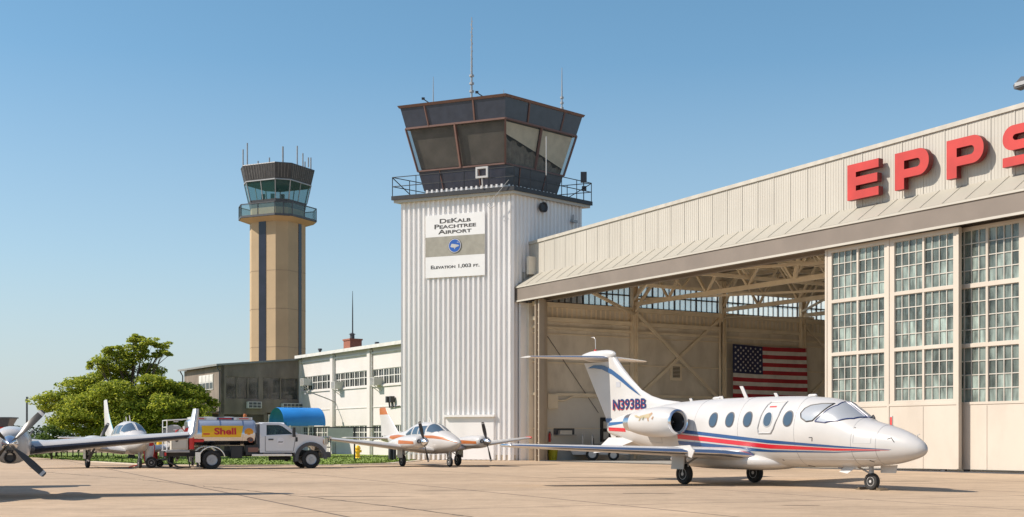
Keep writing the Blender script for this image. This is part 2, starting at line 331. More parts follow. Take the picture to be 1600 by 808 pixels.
# roof and its steel
m_pocket = M('tan_pocket_siding', (.40, .33, .25), .6, 0, .08, .8, stain=.25, stretch=(1, 1, .3))
m_deck = M('roof_deck', (.36, .30, .23), .7, 0, .1, .7, stain=.2)
b = MB(); b.xy([(.4, 1.05), (XR, 1.05), (XR, DEP), (.4, DEP)], 12.6, 12.78, 0, [[(x_, 3.5), (x_+3, 3.5), (x_+3, 36), (x_, 36)] for x_ in (28, 33.5, 39, 44)]); b.build('roof', [m_deck], hg)  # openings are for the added skylights, hidden behind the doors
m_addsky = bpy.data.materials.new('added_skylight_sheet'); m_addsky.use_nodes = True; _n = m_addsky.node_tree.nodes; _t = _n.new('ShaderNodeBsdfTranslucent'); _t.inputs[0].default_value = (.92, .90, .84, 1); m_addsky.node_tree.links.new(_t.outputs[0], _n['Material Output'].inputs[0])
for x_ in (28, 33.5, 39, 44): w = MB(); w.add([(x_, 3.5, 12.7), (x_+3, 3.5, 12.7), (x_+3, 36, 12.7), (x_, 36, 12.7)], [(0, 1, 2, 3)]); w.build('added_skylight', [m_addsky], hg)  # invented skylights, out of view, added to brighten the interior walls
b = MB(); b.bx(.4, XR, .32, 1.05, 10.66, 10.72); b.build('soffit', [m_deck], hg)
def truss(mb, a, bb, z0, z1, n, cw=.2, ww=.1):
    a, bb = Vector(a), Vector(bb)
    P = lambda t, z: Vector((lerp(a.x, bb.x, t), lerp(a.y, bb.y, t), z))
    mb.bar(P(0, z0), P(1, z0), cw*.6, cw); mb.bar(P(0, z1), P(1, z1), cw*.6, cw)
    for i in range(n): mb.bar(P(i/n, z0 if i % 2 == 0 else z1), P((i+1)/n, z1 if i % 2 == 0 else z0), ww, ww)
for y in (1.5, 8.35, 15.8, 23.15, 30.6):
    b = MB(); truss(b, (1.0, y, 0), (XR-.4, y, 0), 10.05 if y > 2 else 10.2, 12.4, 26, .26, .13); b.build('roof_truss', [m_steel], hg)
for x in (6.0, 12.0, 18.0, 24.0, 30.0, 36.0, 42.0):
    b = MB(); truss(b, (x, 1.6, 0), (x, DEP-.4, 0), 10.6, 12.3, 22, .2, .1); b.build('cross_truss', [m_steel], hg)
b = MB()
for y in (3.2, 4.9, 6.6, 10.2, 12.1, 14, 17.6, 19.5, 21.3): b.bar((.9, y, 12.48), (XR-.3, y, 12.48), .12, .2)
b.build('purlins', [m_steel], hg)
b = MB()
for (x0, y0, x1, y1) in ((1.1, 8.35, 12, 1.6), (1.1, 8.35, 12, 15.8), (12, 1.6, 24, 8.35), (12, 15.8, 24, 8.35), (24, 8.35, 36, 1.6), (24, 8.35, 36, 15.8), (1.1, 23.15, 12, 15.8), (12, 15.8, 24, 23.15)): b.bar((x0, y0, 10.35), (x1, y1, 10.35), .1, .14)
b.build('sway_brace', [m_steel], hg)
MB().bar((1.1, 8.35, 9.4), (5.2, 1.5, 10.3), .14, .18).build('knee_brace', [m_steel], hg)
MB().bar((1.2, 8.35, 9.6), (4.2, 8.35, 12.2), .14, .18).build('knee_brace', [m_steel], hg)
b = MB(); b.bar((16.0, 8.1, 10.1), (16.6, 8.1, 12.3), .16, .2); b.bar((28.0, 8.1, 10.1), (28.6, 8.1, 12.3), .16, .2); b.build('truss_post', [m_steel], hg)
# parapet (cladding panels with fine ribs), flashing
b = MB()
b.xz([(.05, 11.5), (XR, 11.5), (XR, ptop(XR)), (.05, ptop(0))], .97, 1.05)
x = .75
while x < XR:
    b.bx(x-.02, x+.02, .945, .975, 11.52, ptop(x)-.03); 
    for k in range(1, 7): b.bx(x+k*.16-.022, x+k*.16+.022, .962, .972, 11.52, ptop(x)-.03)
    x += 1.12
b.build('parapet', [m_clad], hg)
b = MB(); b.xz([(.0, ptop(0)-.02), (XR+.05, ptop(XR)-.02), (XR+.05, ptop(XR)+.16), (.0, ptop(0)+.16)], .90, 1.18); b.build('parapet_coping', [M('coping', (.46, .43, .37), .5)], hg)
b = MB(); b.xz([(.05, 11.3), (.08, ptop(0)), (.05, ptop(0))], .97, 1.0); b.bx(.0, .05, .97, 8, 11.3, ptop(0)-.02); b.build('parapet_return', [m_clad], hg)
# canopy roof strip, fascia
b = MB(); b.yz([(-.22, 10.68), (-.22, 10.74), (.97, 11.56), (.97, 11.44)], .25, XR)
x = .5
while x < XR: b.bar((x, -.22, 10.735), (x, .965, 11.555), .03, .045); x += 1.12
b.build('canopy_roof', [M('canopy_sheet', (.37, .345, .285), .5, 0, .06, .6, stain=.15)], hg)
b = MB(); b.bx(.2, XR, -.2, .05, 9.80, 10.66); b.build('fascia', [m_fascia], hg)
b = MB(); b.bx(.2, XR, -.235, -.2, 9.76, 9.86); b.bx(.2, XR, -.25, -.2, 10.62, 10.70); b.build('fascia_trim', [m_clad, m_black], hg)
b = MB(); b.bx(.2, XR, .05, .34, 9.9, 10.1); b.bx(.2, XR, .52, .8, 9.9, 10.1); b.bx(.86, XR, .8, 1.1, 9.75, 10.3); b.build('door_track', [m_fascia], hg)
b = MB(); b.yz([(-.2, 9.8), (-.2, 10.7), (.95, 11.5), (.95, 10.6)], .12, .2); b.bx(-.5, .19, .25, .95, 10.7, 11.7); b.build('gutter_box', [m_clad], hg)
MB().tube([(.1, -.2, 10.4), (-.05, -.25, 10.2), (-.05, -.2, 9.7), (.06, .1, 9.2)], .06, 8).build('downpipe', [m_siding], hg)
# pocket of corrugated sheets at the left jamb and the jamb post
b = MB(); pr = []
x = .05
while x < 2.2: pr += [(x, 0), (x+.13, 0), (x+.18, .09), (x+.31, .09)]; x += .36
pr = [(u, v+.8) for u, v in pr if u <= 2.2]; b.xy(pr+[(pr[-1][0], .98), (pr[0][0], .98)], .05, 9.7); b.build('pocket_siding', [m_pocket], hg)
b = MB(); b.bx(.42, .62, .0, .8, 0, 9.75); b.build('pocket_frame', [m_siding], hg)
b = MB(); b.bx(2.22, 2.30, .02, .80, 0, 9.8); b.bx(2.62, 2.72, .02, .4, 0, 9.8); b.bx(2.3, 2.62, .2, .24, 0, 9.8)
for k in range(24): b.bx(2.31, 2.61, .13, .2, .3+k*.4, .34+k*.4)
b.build('jamb_post', [m_pocket], hg)
# sliding door leaves
m_pane = glass('hangar_pane', (.20, .24, .215), .30, .12, .6, (1, 1, .3), 3.2)
_n = m_pane.node_tree.nodes; _l = m_pane.node_tree.links; _g = _n.new('ShaderNodeNewGeometry'); _r = _n.new('ShaderNodeMapRange'); _l.new(_g.outputs['Random Per Island'], _r.inputs[0]); _r.inputs[3].default_value = .3; _r.inputs[4].default_value = 1.7
_x = _n.new('ShaderNodeMix'); _x.data_type = 'RGBA'; _x.blend_type = 'MULTIPLY'; _x.inputs[0].default_value = 1
_p = _n['Principled BSDF']; _l.new(_p.inputs['Base Color'].links[0].from_socket, _x.inputs[6]); _l.new(_r.outputs[0], _x.inputs[7]); _l.new(_x.outputs[2], _p.inputs['Base Color'])
m_frame = M('door_frame_cream', (.57, .505, .425), .5, 0, .05, .5, stain=.2, sscale=.6, stretch=(1, 1, .5))
m_munt = M('muntin', (.52, .49, .43), .5)
def door_leaf(x0, x1, y0, bays, zs):
    b = MB(); th = .2; z1 = 9.76; holes = []
    for (a, c) in bays:
        for (p, q) in zs: holes.append([(a, p), (c, p), (c, q), (a, q)])
    b.xz([(x0, .12), (x1, .12), (x1, z1), (x0, z1)], y0, y0+th, 0, holes)
    d = b.build('door_leaf', [m_frame], hg)
    b = MB()
    for x in [x0+.02, (x0+x1)/2-.0, x1-.02]: b.bx(x-.055, x+.055, y0-.03, y0, .14, z1-.02)
    xm = [x0+(x1-x0)*.255, x0+(x1-x0)*.755]
    for x in xm: b.bx(x-.014, x+.014, y0-.018, y0, .14, 2.66)
    b.bx(x0, x1, y0-.025, y0, 2.70, 2.80); b.build('door_trim', [m_frame], d)
    for (a, c) in bays:
        mid = (a+c)/2
        for (p, q) in zs:
            for (u, v) in ((a, mid-.05), (mid+.05, c)):
                w = MB()
                for k in range(16): w.bx(lerp(u, v, (k % 4)/4)+.002, lerp(u, v, (k % 4+1)/4)-.002, y0+.09, y0+.10, lerp(p, q, (k//4)/4)+.002, lerp(p, q, (k//4+1)/4)-.002, 0)
                for k in range(5):
                    xx = lerp(u, v, k/4); w.bx(xx-.018, xx+.018, y0+.05, y0+.13, p, q, 1)
                    zz = lerp(p, q, k/4); w.bx(u, v, y0+.055, y0+.125, zz-.018, zz+.018, 1)
                w.build('window', [m_pane, m_munt], d)
            MB().bx(mid-.05, mid+.05, y0+.01, y0+.19, p, q).build('mullion', [m_frame], d)
    w = MB()
    for x in (x0+.8, x1-.8): w.lathe([(-.06, .13), (.06, .13)], (x, y0+.1, .13), (0, 1, 0), 14)
    w.build('door_roller', [m_dark], d)
    return d
Z1 = [(2.92, 5.0), (5.14, 7.34), (7.48, 9.58)]
dl = door_leaf(26.3, 33.5, .1, [(26.64, 29.67), (30.22, 33.25)], Z1)
door_leaf(32.7, 39.9, .5, [(33.05, 36.0), (36.6, 39.55)], [(2.78, 4.97), (5.12, 7.33), (7.5, 9.62)])
door_leaf(39.2, 46.4, .1, [(39.55, 42.55), (43.1, 46.1)], Z1)
b = MB(); b.bx(30.0, 30.14, .07, .1, 1.55, 2.3, 0); b.bx(30.02, 30.12, .065, .07, 1.6, 2.25, 1); b.build('door_notice', [m_white, m_red], dl)
MB().bx(46.4, XR, .1, .35, 0, 9.8).build('front_wall', [m_clad], hg)
b = MB(); b.bx(2.8, 46.4, .02, .09, 0, .035); b.bx(2.8, 46.4, .38, .45, 0, .035); b.build('floor_rail', [m_dark], hg)
tag(MB().bx(2.8, 26.2, 1.2, 1.42, .006, .008).build('floor_marking', [M('line_yellow', (.55, .45, .03), .7, 0, .2, 2)], None, loc=HA, rot=(0, 0, HROT)), 'yellow line painted on the floor inside the hangar door', 'floor marking', None, 'structure')
sheet('hangar_floor', [tuple((HA+HD*x+HW*y)[:2]) for x, y in ((2.8, 1.5), (48.7, 1.5), (48.7, 38.7), (2.8, 38.7), (.9, 38.7), (.9, 1.5))], .004, M('sealed_floor', (.52, .50, .46), .35, 0, .1, .4, stain=.3), 'smooth pale sealed floor inside the hangar', 'floor')  # pale floor sheet added to bounce more light inside
# red letters
sg = thing('hangar_sign', 'big red block letters mounted on the beige hangar parapet', 'sign', HA, HROT)
def arc(cx, cy, rx, ry, a0, a1, n=12): return [(cx+rx*cos(radians(lerp(a0, a1, i/n))), cy+ry*sin(radians(lerp(a0, a1, i/n)))) for i in range(n+1)]
LW, LH, sv_, sh_ = 1.80, 1.56, .50, .37
LZ = lambda x: 11.82
def letter(ch, x, wd=None):
    b = MB(); z = 11.83; w_ = wd or LW; f0, f1 = .52, .80
    if ch == 'E':
        g = (LH-3*sh_)/2; pol = [(0, 0), (w_, 0), (w_, sh_), (sv_, sh_), (sv_, sh_+g), (w_*.96, sh_+g), (w_*.96, 2*sh_+g), (sv_, 2*sh_+g), (sv_, LH-sh_), (w_, LH-sh_), (w_, LH), (0, LH)]; holes = []
    elif ch == 'P':
        rb = .52; zb = .46; pol = [(0, 0), (sv_, 0), (sv_, zb)]+arc(w_-rb, zb+rb, rb, rb, -90, 0)+arc(w_-rb, LH-rb, rb, rb, 0, 90)+[(0, LH)]
        ri = .18; zi0, zi1 = zb+.36, LH-.38; holes = [[(sv_, zi0)]+arc(w_-sv_*.9-ri, zi0+ri, ri, ri, -90, 0, 6)+arc(w_-sv_*.9-ri, zi1-ri, ri, ri, 0, 90, 6)+[(sv_, zi1)]]
        holes = [[(u, v) for u, v in h] for h in holes]
    else:
        rb = .48; t = .36; zm = LH/2
        outer = [(0, 0)]+[(w_-rb, 0)]+arc(w_-rb, rb, rb, rb*.98, -90, 0, 10)+arc(w_-rb, zm+t/2-.42, .48, .42, 0, 90, 10)
        inner_up = [(.62, zm+t/2)]+arc(.62, zm+t/2+.14, .16, .14, 270, 180, 6)+[(.46, LH-t-.12)]+arc(.60, LH-t-.12, .14, .12, 180, 90, 6)
        rest = [(w_-.62, LH-t), (w_-.62, LH-t-.12), (w_-.06, LH-t-.12), (w_-.06, LH-rb*.9)]+arc(w_-.06-rb, LH-rb*.9, rb, rb*.9, 0, 90, 8)+[(rb, LH)]+arc(rb, LH-rb, rb, rb, 90, 180, 10)+arc(rb, zm-t/2+.44, rb, .44, 180, 270, 10)
        low = [(w_-.62, zm-t/2)]+arc(w_-.62, zm-t/2-.12, .14, .12, 90, 0, 5)+arc(w_-.62, t+.12, .14, .12, 0, -90, 5)+[(0, t)]
        pol = outer+inner_up+rest+low; holes = []
    b.prism(pol, lambda u, v: (x+u, f0, z+v), lambda u, v: (x+u, f1, z+v), 0, holes, 1)
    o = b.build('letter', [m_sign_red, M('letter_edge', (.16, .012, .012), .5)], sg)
    for xx in (.25, w_-.4): MB().bar((x+xx, f1, z+LH-.2), (x+xx, .975, z+LH-.2), .05).build('bracket', [m_dark], o)
letter('E', 27.17); letter('P', 29.87); letter('P', 32.57); letter('S', 35.25, 1.9)
# flag
fl = MB(); FY0, FW, FH, FZ = 16.48, 6.9, 3.63, 7.78; nx, nz = 60, 52
def fw_(u, v): return (1.33+.05*sin(u*11+v*3)+.035*sin(u*23-v*5)*v, FY0+u*FW, FZ-v*FH-.07*sin(u*pi)*(1-v)-.05*u)
vs = [fw_(i/nx, j/nz) for j in range(nz+1) for i in range(nx+1)]; fs = []; ms = []
for j in range(nz):
    for i in range(nx):
        fs.append((j*(nx+1)+i, j*(nx+1)+i+1, (j+1)*(nx+1)+i+1, (j+1)*(nx+1)+i)); st = j//4
        ms.append(2 if (i < 24 and st < 7) else (0 if st % 2 == 0 else 1))
fl.add(vs, fs, ms, True)
for r_ in range(9):
    for c_ in range(6 if r_ % 2 == 0 else 5):
        u0 = .4*((1 if r_ % 2 == 0 else 2)+2*c_)/12; v0 = 7/13*(r_+1)/10; pts = []
        for k in range(10):
            a = pi/2+k*pi/5; rr = .105 if k % 2 == 0 else .045; q = fw_(u0+rr*cos(a)/FW, v0-rr*sin(a)/FH); pts.append((q[0]+.012, q[1], q[2]))
        c0 = fw_(u0, v0); fl.add([(c0[0]+.013, c0[1], c0[2])]+pts, [(0, 1+k, 1+(k+1) % 10) for k in range(10)], 1)
m_cloth = [M('flag_red', (.42, .025, .035), .8), M('flag_white', (.72, .68, .62), .8), M('flag_blue', (.02, .025, .085), .8)]
tag(fl.build('flag', m_cloth, None, weld=False, loc=HA, rot=(0, 0, HROT)), 'large American flag hanging on the wall inside the hangar', 'flag')
# floodlight on the parapet
ff = thing('floodlight', 'grey floodlight on the hangar parapet above the red letters', 'floodlight', HA+HD*36.0+HW*1.05+Vector((0, 0, ptop(36)+.16)), HROT)
MB().tube([(0, 0, 0), (0, 0, .5), (-.05, -.1, .62)], .05, 8).build('bracket', [m_grey], ff)
b = MB(); b.xz([(-.42, .55), (.40, .62), (.46, .86), (-.10, .98), (-.46, .72)], -.30, .12); b.build('lamp_head', [m_dark], ff, .02)
b = MB(); b.bx(-.36, .32, -.33, -.30, .64, .78); b.build('lens', [m_grey], ff)
# things inside the hangar
def hloc(x, y, z=0): return HA+HD*x+HW*y+Vector((0, 0, z))
q = thing('waste_bin', 'yellow plastic bin standing at the hangar wall by the door jamb', 'bin', hloc(1.35, 1.9), HROT)
MB().lathe([(0, .24), (.62, .32), (.66, .34)], (0, 0, 0), (0, 0, 1), 20).build('bin_body', [M('bin_yellow', (.55, .50, .03), .5)], q)
MB().lathe([(0, .35), (.05, .35), (.10, .2)], (0, 0, .66), (0, 0, 1), 20).build('lid', [M('bin_lid', (.45, .42, .04), .5)], q)
q = thing('fire_extinguisher', 'red fire extinguisher hung on the hangar side wall above the yellow bin', 'fire extinguisher', hloc(1.0, 1.9, 1.15), HROT)
MB().lathe([(0, .075), (.45, .075), (.55, .03), (.58, .03)], (0, 0, 0), (0, 0, 1), 14).build('cylinder', [m_red], q)
b = MB(); b.bx(-.03, .10, -.03, .03, .58, .64); b.tube([(.05, 0, .6), (.12, .05, .45), (.11, .05, .1)], .015, 6); b.build('valve', [m_black], q)
q = thing('wall_shelf', 'small grey shelf with equipment box on the hangar wall', 'shelf', hloc(.9, 3.0, 1.55), HROT)
MB().bx(0, .35, -.75, .75, 0, .05).build('board', [m_grey], q); MB().bx(.03, .3, -.45, .45, .05, .32).build('box', [m_intlow], q, .01)
b = MB(); b.bx(0, .03, -.75, .8, .06, .45); b.build('backboard', [m_dark], q)
q = thing('wall_cabinet', 'dark framed glazed cabinet door on the hangar wall behind the jet tail', 'cabinet', hloc(.9, 5.8, 1.15), HROT)
b = MB(); b.yz([(0, 0), (.85, 0), (.85, 1.55), (0, 1.55)], 0, .08, 0, [[(.2, .15), (.65, .15), (.65, .65), (.2, .65)], [(.2, .85), (.65, .85), (.65, 1.3), (.2, 1.3)]]); b.build('frame', [m_black], q)
MB().bx(.02, .03, .1, .75, .1, 1.4).build('pane', [m_intlow], q)
tq = thing('tow_tractor', 'low white aircraft tug with rail seats parked inside the hangar', 'tug', gnd(940, 719.5)+Vector((0, .3, 0)), radians(176))
b = MB(); b.xz([(-1.75, .35), (1.75, .35), (1.85, .5), (1.85, .95), (1.05, 1.02), (.95, .80), (-.35, .80), (-.45, .98), (-1.75, .98)], -.75, .75); b.build('body', [m_white], tq, .03)
for (x, r_) in ((.55, .40), (-.75, .34)):
    for s_ in (-1, 1):
        w = MB(); w.lathe([(-.14, r_*.6), (-.14, r_*.92), (-.09, r_), (.09, r_), (.14, r_*.92), (.14, r_*.6)], (x, s_*.80, r_), (0, 1, 0), 22); ob = w.build('wheel', [m_rubber], tq)
        w = MB(); w.lathe([(-.145, r_*.6), (-.10, r_*.5), (-.12, .08), (.12, .08), (.10, r_*.5), (.145, r_*.6)], (x, s_*.80, r_), (0, 1, 0), 18); w.build('rim', [m_white], ob)
for x in (.55, 1.15):
    w = MB(); w.tube([(x, -.5, .95), (x, -.5, 1.5), (x, -.4, 1.58), (x, .4, 1.58), (x, .5, 1.5), (x, .5, .95)], .045, 8); w.build('rail', [m_white], tq)
w = MB(); w.bx(-.2, .45, -.5, .5, .86, 1.0); w.bx(.45, .6, -.5, .5, .95, 1.4); w.build('seat', [m_black], tq, .03)
w = MB(); w.tube([(-.45, .2, .95), (-.25, .2, 1.3)], .025, 6); w.lathe([(0, .2), (.03, .2)], (-.24, .2, 1.3), (.5, 0, .8), 16); w.build('steering_wheel', [m_black], tq)
w = MB(); w.bx(1.85, 1.9, -.7, -.5, .6, .8); w.bx(1.85, 1.9, .5, .7, .6, .8); w.build('tail_lamp', [m_red], tq)
# ------------------------------------------------------------------ white control tower
T0 = Vector((.04, 78.9, 0)); DL = Vector((-.917, .399, 0)).normalized(); DR = Vector((.698, .716, 0)).normalized()
NL = Vector((-DL.y, DL.x, 0)); NL = NL if NL.y < 0 else -NL           # outward normals of the two seen faces
NR = Vector((-DR.y, DR.x, 0)); NR = NR if NR.y < 0 else -NR
WL, WR = 7.81, 6.57
tw = thing('control_tower', 'white ribbed control tower with dark flared glass cab, beside the hangar', 'control tower', T0)
TSC = .984; tw.scale = (TSC,)*3
def P(a, b, z): v = DL*a+DR*b; return Vector((v.x, v.y, z))
def quadring(n, l, r, z): return [P(n[0], n[1], z), P(n[0]+l, n[1], z), P(n[0]+l, n[1]+r, z), P(n[0], n[1]+r, z)]
# corrugated shaft : trapezoid ribs, as a closed outline
def ribs(o, d, nrm, L, pitch=.355, dep=.10):
    pts = []; s = .09
    while s < L-.2:
        for t, h in ((0, 0), (.05, dep), (.17, dep), (.22, 0)): pts.append(o+d*(s+t)+nrm*h)
        s += pitch
    return pts
o0 = Vector((0, 0, 0)); cL, cR, cB = DL*WL, DR*WR, DL*WL+DR*WR
out = [o0]+ribs(o0, DL, NL, WL)+[cL]+ribs(cL, DR, -NR, WR)+[cB]+ribs(cB, -DL, -NL, WL)+[cR]+ribs(cR, -DR, NR, WR)
MB().prism([(p.x, p.y) for p in out], lambda u, v: (u, v, .02), lambda u, v: (u, v, 16.68)).build('shaft', [m_siding], tw)
b = MB(); b.bar(P(-.03, -.03, .02), P(-.03, -.03, 16.66), .17); b.bar(P(WL, 0, .02)+NL*.02, P(WL, 0, 16.66)+NL*.02, .17); b.build('corner_trim', [m_siding], tw)
MB().loft([quadring((-.02, -.02), WL+.04, WR+.04, 0), quadring((-.02, -.02), WL+.04, WR+.04, .35)], smooth=False).build('plinth', [m_kerb], tw)
# gallery
g = MB(); g.loft([quadring((-.35, -.35), WL+.7, WR+.7, z) for z in (16.68, 16.86)], smooth=False); g.loft([quadring((-.45, -.45), WL+.9, WR+.9, z) for z in (16.86, 17.12)], 1, smooth=False)
g.build('gallery', [m_clad, m_black], tw)
b = MB(); r0 = quadring((-.40, -.40), WL+.8, WR+.8, 17.12)
for i in range(4):
    a, c = r0[i], r0[(i+1) % 4]; n = 5
    for z in (.62, 1.22): b.bar(a+Vector((0, 0, z)), c+Vector((0, 0, z)), .045)
    for k in range(n): p = a.lerp(c, k/n); b.bar(p, p+Vector((0, 0, 1.24)), .05)
for i in (1, 3): a = r0[i]; c = r0[2].lerp(a, .72); b.bar(a+Vector((0, 0, 1.2)), c, .045)
b.build('railing', [m_black], tw)
CB = (1.2, .9)
def cab(z, off=0.):
    t = (z-17.5)/5.4; na, nb = 1.2-.85*t, .9-1.1*t; l, r = lerp(5.78, 7.48, t), lerp(4.87, 7.35, t)
    return quadring((na+off, nb+off), l-2*off, r-2*off, z)
pr = []
MB().prism([(p.x, p.y) for p in sum([[q]+ribs(q, d, nn, L) for q, d, nn, L in ((P(1.25, .95, 0), DL, NL, 5.68), (P(6.93, .95, 0), DR, -NR, 4.77), (P(6.93, 5.72, 0), -DL, -NL, 5.68), (P(1.25, 5.72, 0), -DR, NR, 4.77))], [])], lambda u, v: (u, v, 17.12), lambda u, v: (u, v, 17.58)).build('cab_base', [m_siding], tw)
m_band = M('dark_spandrel', (.045, .053, .075), .22, 0, .12, 2)
m_brown = M('brown_mullion', (.15, .075, .055), .5, 0, .1, 2)
b = MB(); b.loft([cab(17.52), cab(18.80)], smooth=False); b.build('cab_sill', [m_band], tw)
b = MB(); b.loft([cab(21.52), cab(22.82)], smooth=False); b.build('cab_spandrel', [m_band], tw)
b = MB(); b.loft([cab(22.82, -.06), cab(22.98, -.10)], smooth=False); b.loft([cab(22.98, .25), cab(23.10, .45)], 1, smooth=False); b.build('cab_roof', [m_brown, m_grey], tw)
rl, rh = cab(18.8, .02), cab(21.52, .02)
for i in range(4):
    a, c, e, f = rl[i], rl[(i+1) % 4], rh[i], rh[(i+1) % 4]
    for k in range(2):
        w = MB(); w.add([a.lerp(c, k/2), a.lerp(c, (k+1)/2), e.lerp(f, (k+1)/2), e.lerp(f, k/2)], [(0, 1, 2, 3)]); w.build('cab_window', [m_cabglass], tw)
b = MB(); il, ih, mid_ = cab(18.8, -.02), cab(21.52, -.02), cab(22.82, -.02); lo = cab(17.55, -.02)
for i in range(4):
    j = (i+1) % 4
    b.bar(il[i], ih[i], .12); b.bar(il[i].lerp(il[j], .5), ih[i].lerp(ih[j], .5), .14); b.bar(il[i], il[j], .10); b.bar(ih[i], ih[j], .12)
    for t in (.24, .70) if i % 2 else (.30, .76): b.bar(ih[i].lerp(ih[j], t), mid_[i].lerp(mid_[j], t), .10)
    for t in (.3, .75): b.bar(lo[i].lerp(lo[j], t), il[i].lerp(il[j], t), .06)
b.build('mullions', [m_brown], tw)
# what one sees inside the cab: ceiling, floor, half-drawn blinds, consoles
b = MB(); b.loft([cab(18.70, .1), cab(18.76, .1)], smooth=False); b.loft([cab(21.46, .1), cab(21.50, .1)], smooth=False); b.build('cab_interior', [m_dark], tw)
bl, bh = cab(18.85, .14), cab(21.45, .14)
for i in range(4):
    j = (i+1) % 4
    if i == 3:      # right face: cream blinds cut on a slant, creased fabric below
        A_, B_, C_, D_ = bl[0], bl[3], bh[3], bh[0]
        q = lambda u, v: (A_.lerp(B_, u)).lerp(D_.lerp(C_, u), v)
        w = MB(); w.add([q(0, .70), q(.5, .42), q(.5, .98), q(0, .98)], [(0, 1, 2, 3)]); w.add([q(.52, .42), q(1, .16), q(1, .98), q(.52, .98)], [(0, 1, 2, 3)]); w.build('blind', [m_blind], tw)
        w = MB(); n = 24
        for k in range(n):
            u, u2 = k/n, (k+1)/n; h1, h2 = lerp(.66, .14, u)+.05*sin(k*1.7), lerp(.66, .14, u2)+.05*sin((k+1)*1.7)
            w.add([q(u, 0)+DL*(.15*(k % 2)), q(u2, 0)+DL*(.15*((k+1) % 2)), q(u2, h2)+DL*.2, q(u, h1)+DL*.2], [(0, 1, 2, 3)])
        w.build('drape', [M('drape', (.22, .20, .17), .8, 0, .3, 3)], tw)
    else:
        w = MB(); lo_ = .02 if i else .03; A_, B_, C_, D_ = bl[i], bl[j], bh[j], bh[i]
        w.add([A_.lerp(D_, lo_), B_.lerp(C_, lo_), C_, D_], [(0, 1, 2, 3)]); w.build('blind', [m_brownblind], tw)
# aerials, lamps and boxes of the tower
def roofpt(px, py, b_=3): return (hit(px, py, T0+P(0, b_, 0), NL)-T0)/TSC
def mast(px, yb, yt, a, r0_=.05, rings=0):
    p = roofpt(px, yb, a); q = roofpt(px, yt, a); q = Vector((p.x, p.y, q.z)); p.z = 22.95
    b = MB(); b.tube([p, p.lerp(q, .5), q], [r0_, r0_*.8, r0_*.35], 6)
    for k in range(rings): c = p.lerp(q, .05+.33*k/max(rings-1, 1)); b.tube([c-Vector((0, 0, .06)), c+Vector((0, 0, .06))], r0_*2.1, 8)
    if rings > 4:
        for k in range(14): c = p.lerp(q, .40+.04*k); b.bar(c+DL*(.07 if k % 2 else -.07), p.lerp(q, .44+.04*k)+DL*(-.07 if k % 2 else .07), .03)
    b.build('aerial', [m_grey], tw)
mast(737, 150, 27, 3, .075, 5); mast(677, 155, 120, 2.5, .04); mast(878, 176, 106, 6.6, .055, 4); mast(787, 146, 140, 1.2, .03)
for px, py, s_ in ((668, 152, 1), (752, 141, 1)):
    c = roofpt(px, py+4, 1); c.z = 23.15; b = MB(); b.bar(c+Vector((-.28, 0, .42)), c+Vector((.38, 0, -.02)), .09, .05); b.bar(c+Vector((.1, 0, .1)), c+Vector((.1, 0, -.15)), .05); b.bx(c.x-.38, c.x-.18, c.y-.1, c.y+.1, .38+c.z, .5+c.z); b.build('lamp_arm', [m_black], tw)
c = (hit(751, 262, T0+P(0, -.42, 0)*1+NL*.35, NL)-T0)/TSC
def lp(a, off, z): v = DL*a+NL*off; return Vector((v.x, v.y, z))
aw = c.dot(DL)
b = MB(); fr = [(aw-.42, 17.75), (aw+.42, 17.75), (aw+.42, 18.45), (aw-.42, 18.45)]
b.prism(fr, lambda u, v: lp(u, .50, v), lambda u, v: lp(u, .62, v), 0, [[(aw-.30, 17.87), (aw+.30, 17.87), (aw+.30, 18.33), (aw-.30, 18.33)]]); b.bar(lp(aw, .55, 17.75), lp(aw, .45, 17.12), .07); b.build('light_frame', [m_white], tw)
c = (hit(843, 325, T0, NR)-T0)/TSC; b = MB(); b.lathe([(0, .10), (.18, .22), (.20, .30), (.42, .34), (.44, .28), (.36, .2)], c, NR, 18); b.build('siren', [m_black], tw)
c = (hit(892, 347, T0, NR)-T0)/TSC; b = MB(); b.bar(c, c+NR*.3, .06); b.bar(c+NR*.3-DR*.22, c+NR*.3+DR*.22, .2, .16); b.bar(c+NR*.2+Vector((0, 0, .1)), c+NR*.2+Vector((0, 0, .45)), .12); b.build('camera_unit', [m_grey], tw)
c = (hit(912, 312, T0+P(0, WR+.4, 0), NL)-T0)/TSC; b = MB(); b.bar(Vector((c.x, c.y, 17.1)), Vector((c.x, c.y, 18.7)), .06); b.bx(c.x-.2, c.x+.2, c.y-.1, c.y+.1, 18.45, 19.15); b.bx(c.x-.12, c.x+.18, c.y-.1, c.y+.1, 17.9, 18.2); b.build('floodlight', [m_dark], tw)
MB().tube([roofpt(848, 275, 0)*1+NR*.3, roofpt(848, 275, 0)+NR*.3+Vector((0, 0, 2.4))], .03, 6).build('pole', [m_white], tw)
b = MB(); c1 = lp(.6, .5, 17.3)
b.tube([lp(.05, .5, 17.5), lp(.5, .55, 17.0), lp(1.2, .55, 16.3), lp(1.5, .5, 16.0), lp(1.3, .5, 15.8), lp(1.0, .5, 15.95)], .02, 5); b.build('cable', [m_grey], tw)
# ground door with hood
a0, a1 = 1.25, 4.6
b = MB(); b.prism([(a0, .05), (a1, .05), (a1, 2.75), (a0, 2.75)], lambda u, v: lp(u, .08, v), lambda u, v: lp(u, .12, v)); b.build('door', [m_siding], tw)
b = MB(); b.prism([(a0-.1, 2.75), (a1+.1, 2.75), (a1+.1, 2.9), (a0-.1, 2.9)], lambda u, v: lp(u, .08, v), lambda u, v: lp(u, .3, v)); b.build('door_hood', [m_siding], tw)
